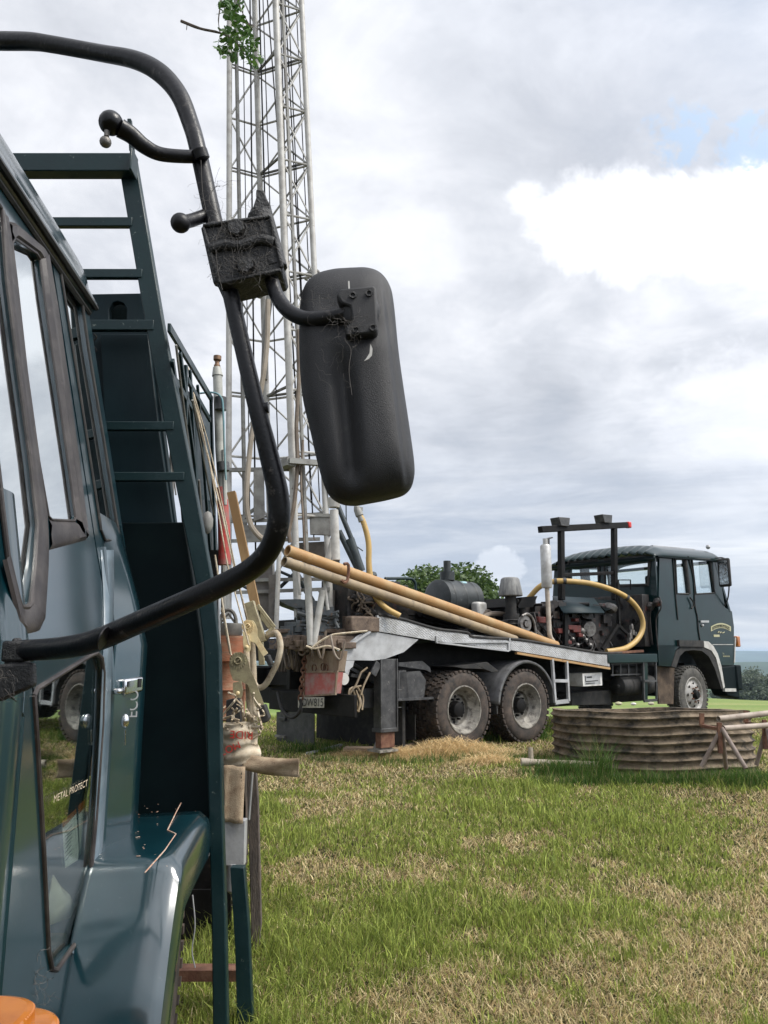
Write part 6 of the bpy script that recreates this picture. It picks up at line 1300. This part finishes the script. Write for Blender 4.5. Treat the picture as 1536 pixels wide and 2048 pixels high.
# ------------------------------------------------------------------ load hanging on the back of the near truck
def Z5(x, y): return 420+x/4.655, 1200+y/4.655
def single(name, g, m, L0, label, cat, group=None, **k):
    L0 = V(L0); g.shift(L0); o = g.obj(name, m, None, **k); o.location = L0; tag(o, label, cat, group); return o
Yl = 4.25
g = MB(); A = H_(452, 1440, Yl); B_ = H_(455, 1272, Yl); r = .10; g.lathe([(0, 0), (r, 0), (r+.008, .01), (r, .03), (r, .15), (r+.006, .16), (r, .17), (r, .3), (r+.008, .31), (r+.004, (B_-A).length), (0, (B_-A).length)], A, (0, 0, 1), 36)
single('drum', g, M['drumred'], A, 'muddy orange red drum strapped on the back of the near truck', 'drum')
g = MB(); C_ = H_(455, 1272, Yl); g.lathe([(0, 0), (.078, 0), (.08, .01), (.08, .055), (.076, .065), (.05, .066), (0, .066)], C_+V((0, 0, .003)), (0, 0, 1), 32); g.tube([C_+V((.045*math.cos(a), 0, .067+.075*math.sin(a))) for a in [k*math.pi/10 for k in range(11)]], .010, 8); g.tube([C_+V((-.04, 0, .07)), C_+V((.0, 0, .12)), C_+V((.04, 0, .07))], .007, 6); g.cyl(C_+V((-.08, .02, .06)), C_+V((-.08, .02, .24)), .011)
single('valve_cap', g, mat('grey_rubber_cap', (.16, .15, .13), (.10, .095, .085), 20, rough=.6), C_, 'grey round cap with loop handle on top of the orange drum', 'cap')
# white jack tube with red sleeve
t = thing('hydraulic_jack', 'pale upright hydraulic tube with brown cap and red lower sleeve, behind the ladder', 'jack', H_(452, 1130, 4.4)); L0 = t.location
g = MB(); A, B_ = H_(449, 1130, 4.4), H_(434, 735, 4.4); 
q = [H_(x, y, 4.4) for x, y in [(447, 1000), (440, 900), (435, 750)]]; g.tube(q, [.027, .028, .028], 16); g.tube([H_(447, 900, 4.38), H_(450, 1010, 4.38)], .012, 8); g.tube([H_(435, 752, 4.4), H_(434, 735, 4.4)], [.033, .024], 16); g.shift(L0).obj('barrel', mat('grey_white_barrel', (.42, .42, .38), (.3, .3, .27), 10, rough=.5, c3=(.16, .14, .1), s3=14, lo3=.6, hi3=.7), t)
g = MB(); g.lathe([(0, 0), (.018, 0), (.02, .015), (.014, .025), (.014, .04), (.024, .05), (.024, .075), (0, .075)], H_(434, 736, 4.4), (0, 0, 1), 16); g.shift(L0).obj('cap', M['brass'], t)
g = MB(); g.tube([H_(x, y, 4.4) for x, y in [(449, 1130), (448, 1060), (444, 975)]], [.036, .036, .030], 16); g.shift(L0).obj('sleeve', M['redtube'], t)
g = MB(); g.tube([H_(x, y, 4.36) for x, y in [(442, 795), (441, 820)]], .034, 14); g.tube([H_(x, y, 4.36) for x, y in [(446, 925), (447, 942)]], .036, 14); g.shift(L0).obj('band', M['steel_dark'], t)
g = MB(); g.tube([H_(x, y, 4.33) for x, y in smooth([(395, 787), (425, 785), (441, 793), (446, 815), (449, 900), (452, 960)], 5)], .006, 8); g.shift(L0).obj('oil_line', mat('teal_line', (.12, .25, .28), (.2, .3, .3), 9, rough=.5), t)
g = MB(); g.tube([H_(447, 1131, 4.3), H_(446, 1225, 4.3)], .014, 8); g.shift(L0).obj('lower_rod', M['mastgrey'], t)
# slanting timber and loose boards
g = MB(); g.bar(H_(463, 985, 4.15), H_(513, 1222, 4.1), .045, .04, up=(0, 1, 0)); single('timber', g, mat('brown_batten', (.22, .13, .055), (.32, .21, .10), 10, rough=.9, stretch=(1, 1, .2)), H_(490, 1100, 4.1), 'narrow brown batten leaning behind the red sleeved jack', 'timber')
# straps and ratchets
def flat(g, pts, w_, up=(0, 1, 0)):
    P = []
    for i, p in enumerate(pts):
        a_, b_ = pts[max(0, i-1)], pts[min(len(pts)-1, i+1)]; s = (b_-a_).cross(V(up)).normalized(); P.append([p-s*w_/2, p+s*w_/2])
    g.grid(P)
Yr = 3.95
def ratchet(label, straps, plates, link, grip, m, c, hub, strapm='strap'):
    L0 = H_(*c, Yr); t = thing('ratchet_strap', label, 'strap', L0, group='ratchet straps on the near truck')
    g = MB()
    for pts, w_ in straps: flat(g, [H_(x, y, Yy) for x, y, Yy in smooth(pts, 4)], w_)
    g.shift(L0).obj('webbing', M[strapm], t, solid=.003)
    g = MB()
    for p in plates: g.prism([H_(*Z5(*q), Yr-.05) for q in p], (0, .004, 0)); g.prism([H_(*Z5(*q), Yr+.0) for q in p], (0, .004, 0))
    h = H_(*Z5(*hub[:2]), Yr-.055); rr = hub[2]/4.655/F*Yr
    for k in range(18): a = k*math.pi/9; g.box(h+V((math.cos(a)*rr*.95, .004, math.sin(a)*rr*.95)), (rr*.16, .006, rr*.2), X=(math.cos(a), 0, math.sin(a)))
    g.lathe([(rr*.5, .004), (rr*.5, -.004), (rr*.42, -.006), (rr*.3, 0)], h, (0, 1, 0), 20); g.box(h+V((0, -.005, 0)), (rr*.7, .006, rr*.12), X=(.8, 0, .6))
    g.prism([H_(*Z5(*q), Yr-.06) for q in link], (0, .006, 0))
    b = g.shift(L0).obj('buckle', m, t, bevel=.0012)
    g = MB(); n = len(link); cxx = sum(q[0] for q in link)/n; yy = max(q[1] for q in link)-45; g.ball(H_(*Z5(cxx, yy), Yr-.062), .010, 12, (1, .5, 1)); g.shift(L0).obj('rivet', M['zinc'], b)
    g = MB(); g.prism([H_(*Z5(*q), Yr-.065) for q in grip], (0, .07, 0)); g.shift(L0).obj('grip', M['rubber'], b, bevel=.006)
    return t
ratchet('bright yellow zinc ratchet buckle, the upper of the two on cream straps',
        [([(378, 765, 3.75), (400, 850, 3.8), (440, 1010, 3.85), (466, 1120, 3.9), (495, 1243, 3.95)], .010), ([(385, 780, 3.76), (420, 900, 3.8), (455, 1060, 3.85), (480, 1180, 3.9)], .006), ([(493, 1300, 3.95), (497, 1380, 3.97), (500, 1450, 3.98)], .03),
         ([(530, 1275, 4.0), (552, 1265, 3.95), (561, 1290, 3.93), (556, 1320, 3.93), (545, 1345, 3.95), (530, 1370, 3.98), (515, 1375, 4.0), (505, 1360, 4.02)], .03)],
        [[(295, 240), (305, 205), (340, 182), (400, 190), (425, 225), (440, 270), (440, 330), (470, 390), (540, 495), (497, 528), (455, 460), (420, 400), (380, 385), (350, 330), (310, 290)]], [(303, 290), (308, 400), (315, 455), (340, 485), (372, 475), (380, 440), (368, 330)], [(497, 520), (543, 505), (580, 595), (565, 615), (540, 612)], M['zinc'], (500, 1270), (350, 245, 52))
ratchet('olive dull ratchet buckle with frayed grip, hanging lower and nearer the ladder post',
        [([(444, 1215, 3.9), (452, 1262, 3.92), (461, 1306, 3.94)], .012), ([(481, 1398, 3.96), (486, 1420, 3.97), (489, 1445, 3.98)], .012), ([(500, 1250, 4.05), (505, 1330, 4.05), (507, 1445, 4.05)], .04)],
        [[(178, 600), (185, 530), (230, 490), (290, 485), (340, 520), (360, 580), (375, 650), (410, 720), (505, 975), (428, 1000), (350, 790), (290, 760), (215, 750), (190, 680)]], [(213, 770), (290, 755), (308, 850), (295, 912), (232, 908), (212, 850)], [(430, 995), (508, 972), (552, 1100), (530, 1140), (483, 1148), (450, 1060)], M['zinc_dull'], (478, 1345), (258, 565, 70))
# lettering on the loose loop
g = MB(); text(g, 'LC', H_(550, 1302, 3.90), (0.05, 0, 1), (-1, 0, .1), .055, .001, 'LEFT', 1.0); L0 = H_(550, 1290, 3.9); o_ = [o for o in bpy.data.objects if o.name == 'ratchet_strap'][0]; g.shift(o_.location).obj('strap_print', M['strapblack'], o_)
# upper loose buckle and wrap of webbing
t = thing('strap_wrap', 'cream webbing with red print wound round the rail below the buckles', 'strap', H_(490, 1480, 3.9)); L0 = t.location
g = MB()
P = []
for i in range(25):
    y = 1446+i*3.4; P.append([H_(442+j*4.4+2*math.sin(i*.5+j*.3)+(i-12)*.5, y+4*math.sin(j*.35)+(j-8)*.25*(1 if i < 14 else -1), 3.90-.05*math.sin(math.pi*j/17)+.006*math.sin(i*.9)+.003*math.sin(j+i)) for j in range(18)])
g.grid(P); g.grid([[H_(430+k*6, 1446+abs(k-9)*.3-3*math.sin(k*.3), 3.88), H_(430+k*6, 1455, 3.87)] for k in range(17)]); g.shift(L0).obj('webbing', M['strap'], t, solid=.004, angle=60)
g = MB(); text(g, 'RIDE', H_(507, 1464, 3.842), (-1, 0, .06), (0, 0, -1), .052, .0, 'LEFT', 1.05); text(g, 'MOTO', H_(478, 1482, 3.838), (-.93, 0, -.4), (.4, 0, -.93), .048, .0, 'LEFT', 1.0); g.shift(L0).obj('red_print', M['strapred'], t)
g = MB(); P = []
for i in range(22):
    f = i/21; x = 484+118*f; y0 = 1506+14*f+3*math.sin(f*4); P.append([H_(x+(0 if f < .98 else -4), y0+k*(32+5*f)/4, 3.86-.05*f+.012*math.sin(k*1.3+f*5)) for k in range(5)])
g.grid(P); g.shift(L0).obj('loose_end', M['wood'] if False else mat('muddy_webbing', (.40, .31, .21), (.28, .2, .13), 18, rough=.95, bump=.5, bscale=200, c3=(.14, .09, .055), s3=22, lo3=.58, hi3=.7), t, solid=.004, angle=60)
g = MB(); r4 = random.Random(5)
for k in range(12):
    x, y = r4.uniform(448, 520), r4.uniform(1385, 1430); g.tube([H_(*p, 3.9-r4.uniform(0, .05)) for p in smooth([(x, y), (x+r4.uniform(-20, 20), y+r4.uniform(8, 25)), (x+r4.uniform(-25, 25), y+r4.uniform(20, 50)), (x+r4.uniform(-10, 14), y+r4.uniform(40, 62))], 5)], r4.uniform(.003, .007), 5)
g.shift(L0).each('loose_cord', M['strap'], t)
g = MB(); g.prism([H_(x, y, 3.93) for x, y in [(452, 1400), (478, 1395), (482, 1446), (452, 1446)]], (0, .05, 0)); single('buckle_block', g, M['steel_dark'], H_(465, 1420, 3.93), 'small worn dark steel block between the drum and the webbing wrap', 'bracket', bevel=.004)
# hanging flap, bracket, bolt, old board
g = MB(); P = [[H_(448+j*8.5-(0 if i < 8 else 0)+i*-.4, 1530+i*9.5+(3 if j > 2 else 0), 3.82-.01*i*.2+.008*math.sin(j*1.2)) for j in range(6)] for i in range(13)]; g.grid(P); 
fl_ = single('webbing_flap', g, bpy.data.materials['muddy_webbing'], H_(468, 1580, 3.82), 'muddy stitched flap hanging beside the dark ladder post', 'flap', solid=.006, angle=60)
g = MB()
for k in range(12): g.bar(H_(483-k*.4, 1545+k*7.5, 3.805), H_(483-k*.4, 1549+k*7.5, 3.805), .002, .003)
g.shift(fl_.location).obj('stitching', M['ink'], fl_)
g = MB(); g.box(H_(468, 1683, 3.84), (.11, .06, .20)); g.cyl(H_(468, 1725, 3.84), H_(466, 1780, 3.84), .034, 20); g.ball(H_(466, 1772, 3.84), .034, 16); g.tube([H_(505, 1455, 3.9), H_(507, 1520, 3.9), H_(498, 1640, 3.9)], .006, 6); g.shift(NB).obj('rope_hook_bracket', M['alu'], nt_, bevel=.008)
g = MB(); P1 = [(493, 1540), (512, 1538), (516, 1600), (520, 1750), (522, 1850), (516, 1905), (503, 1912), (500, 1780)]; g.prism([H_(x, y, 4.35) for x, y in P1], (0, .04, 0)); single('old_board', g, M['woodgrey'], H_(508, 1700, 4.35), 'old grey upright board at the back corner of the near truck', 'board', bevel=.004)
g = MB()
for (x0, y0, x1, y1) in ((505, 1500, 500, 1250), (524, 1330, 516, 1215), (512, 1215, 545, 1260)): g.bar(H_(x0, y0, 4.2), H_(x1, y1, 4.2), .03, .03)
g.bar(H_(497, 1205, 4.0), H_(522, 1285, 4.0), .06, .05, up=(0, 1, 0)); g.bar(H_(515, 1210, 4.0), H_(549, 1255, 4.0), .012, .02); g.bar(H_(549, 1255, 4.0), H_(532, 1268, 4.0), .012, .02)
single('folded_ratchet', g, M['zinc_dull'], H_(510, 1300, 4.1), 'old brown buckle folded open above the bright yellow buckle', 'buckle', bevel=.003)
# thin tie lines from the ladder top
g = MB()
for pts, r in (([(376, 735), (420, 930), (455, 1130), (498, 1290)], .004), ([(372, 740), (396, 840), (440, 1010), (475, 1170)], .003), ([(430, 1110), (450, 1240), (462, 1310)], .005)): g.tube([H_(x, y, 3.8) for x, y in pts], r, 6)
single('tie_rope', g, M['strap'], H_(440, 1000, 3.8), 'thin cream tie lines running down from the bed frame to the buckles', 'rope')
# ------------------------------------------------------------------ air
def haze():
    g = MB(); g.box((0, 0, -22), (18400, 18400, 110)); o = g.obj('haze', None); o.data.materials.clear()
    m = bpy.data.materials.new('air'); m.use_nodes = True; nt = m.node_tree
    for n in list(nt.nodes): nt.nodes.remove(n)
    out = nt.nodes.new('ShaderNodeOutputMaterial'); v = nt.nodes.new('ShaderNodeVolumePrincipled'); v.inputs['Density'].default_value = HAZE; v.inputs['Color'].default_value = (.62, .8, 1, 1); v.inputs['Anisotropy'].default_value = .2
    nt.links.new(v.outputs[0], out.inputs['Volume']); o.data.materials.append(m); o['kind'] = 'stuff'
HAZE = .00018
haze()
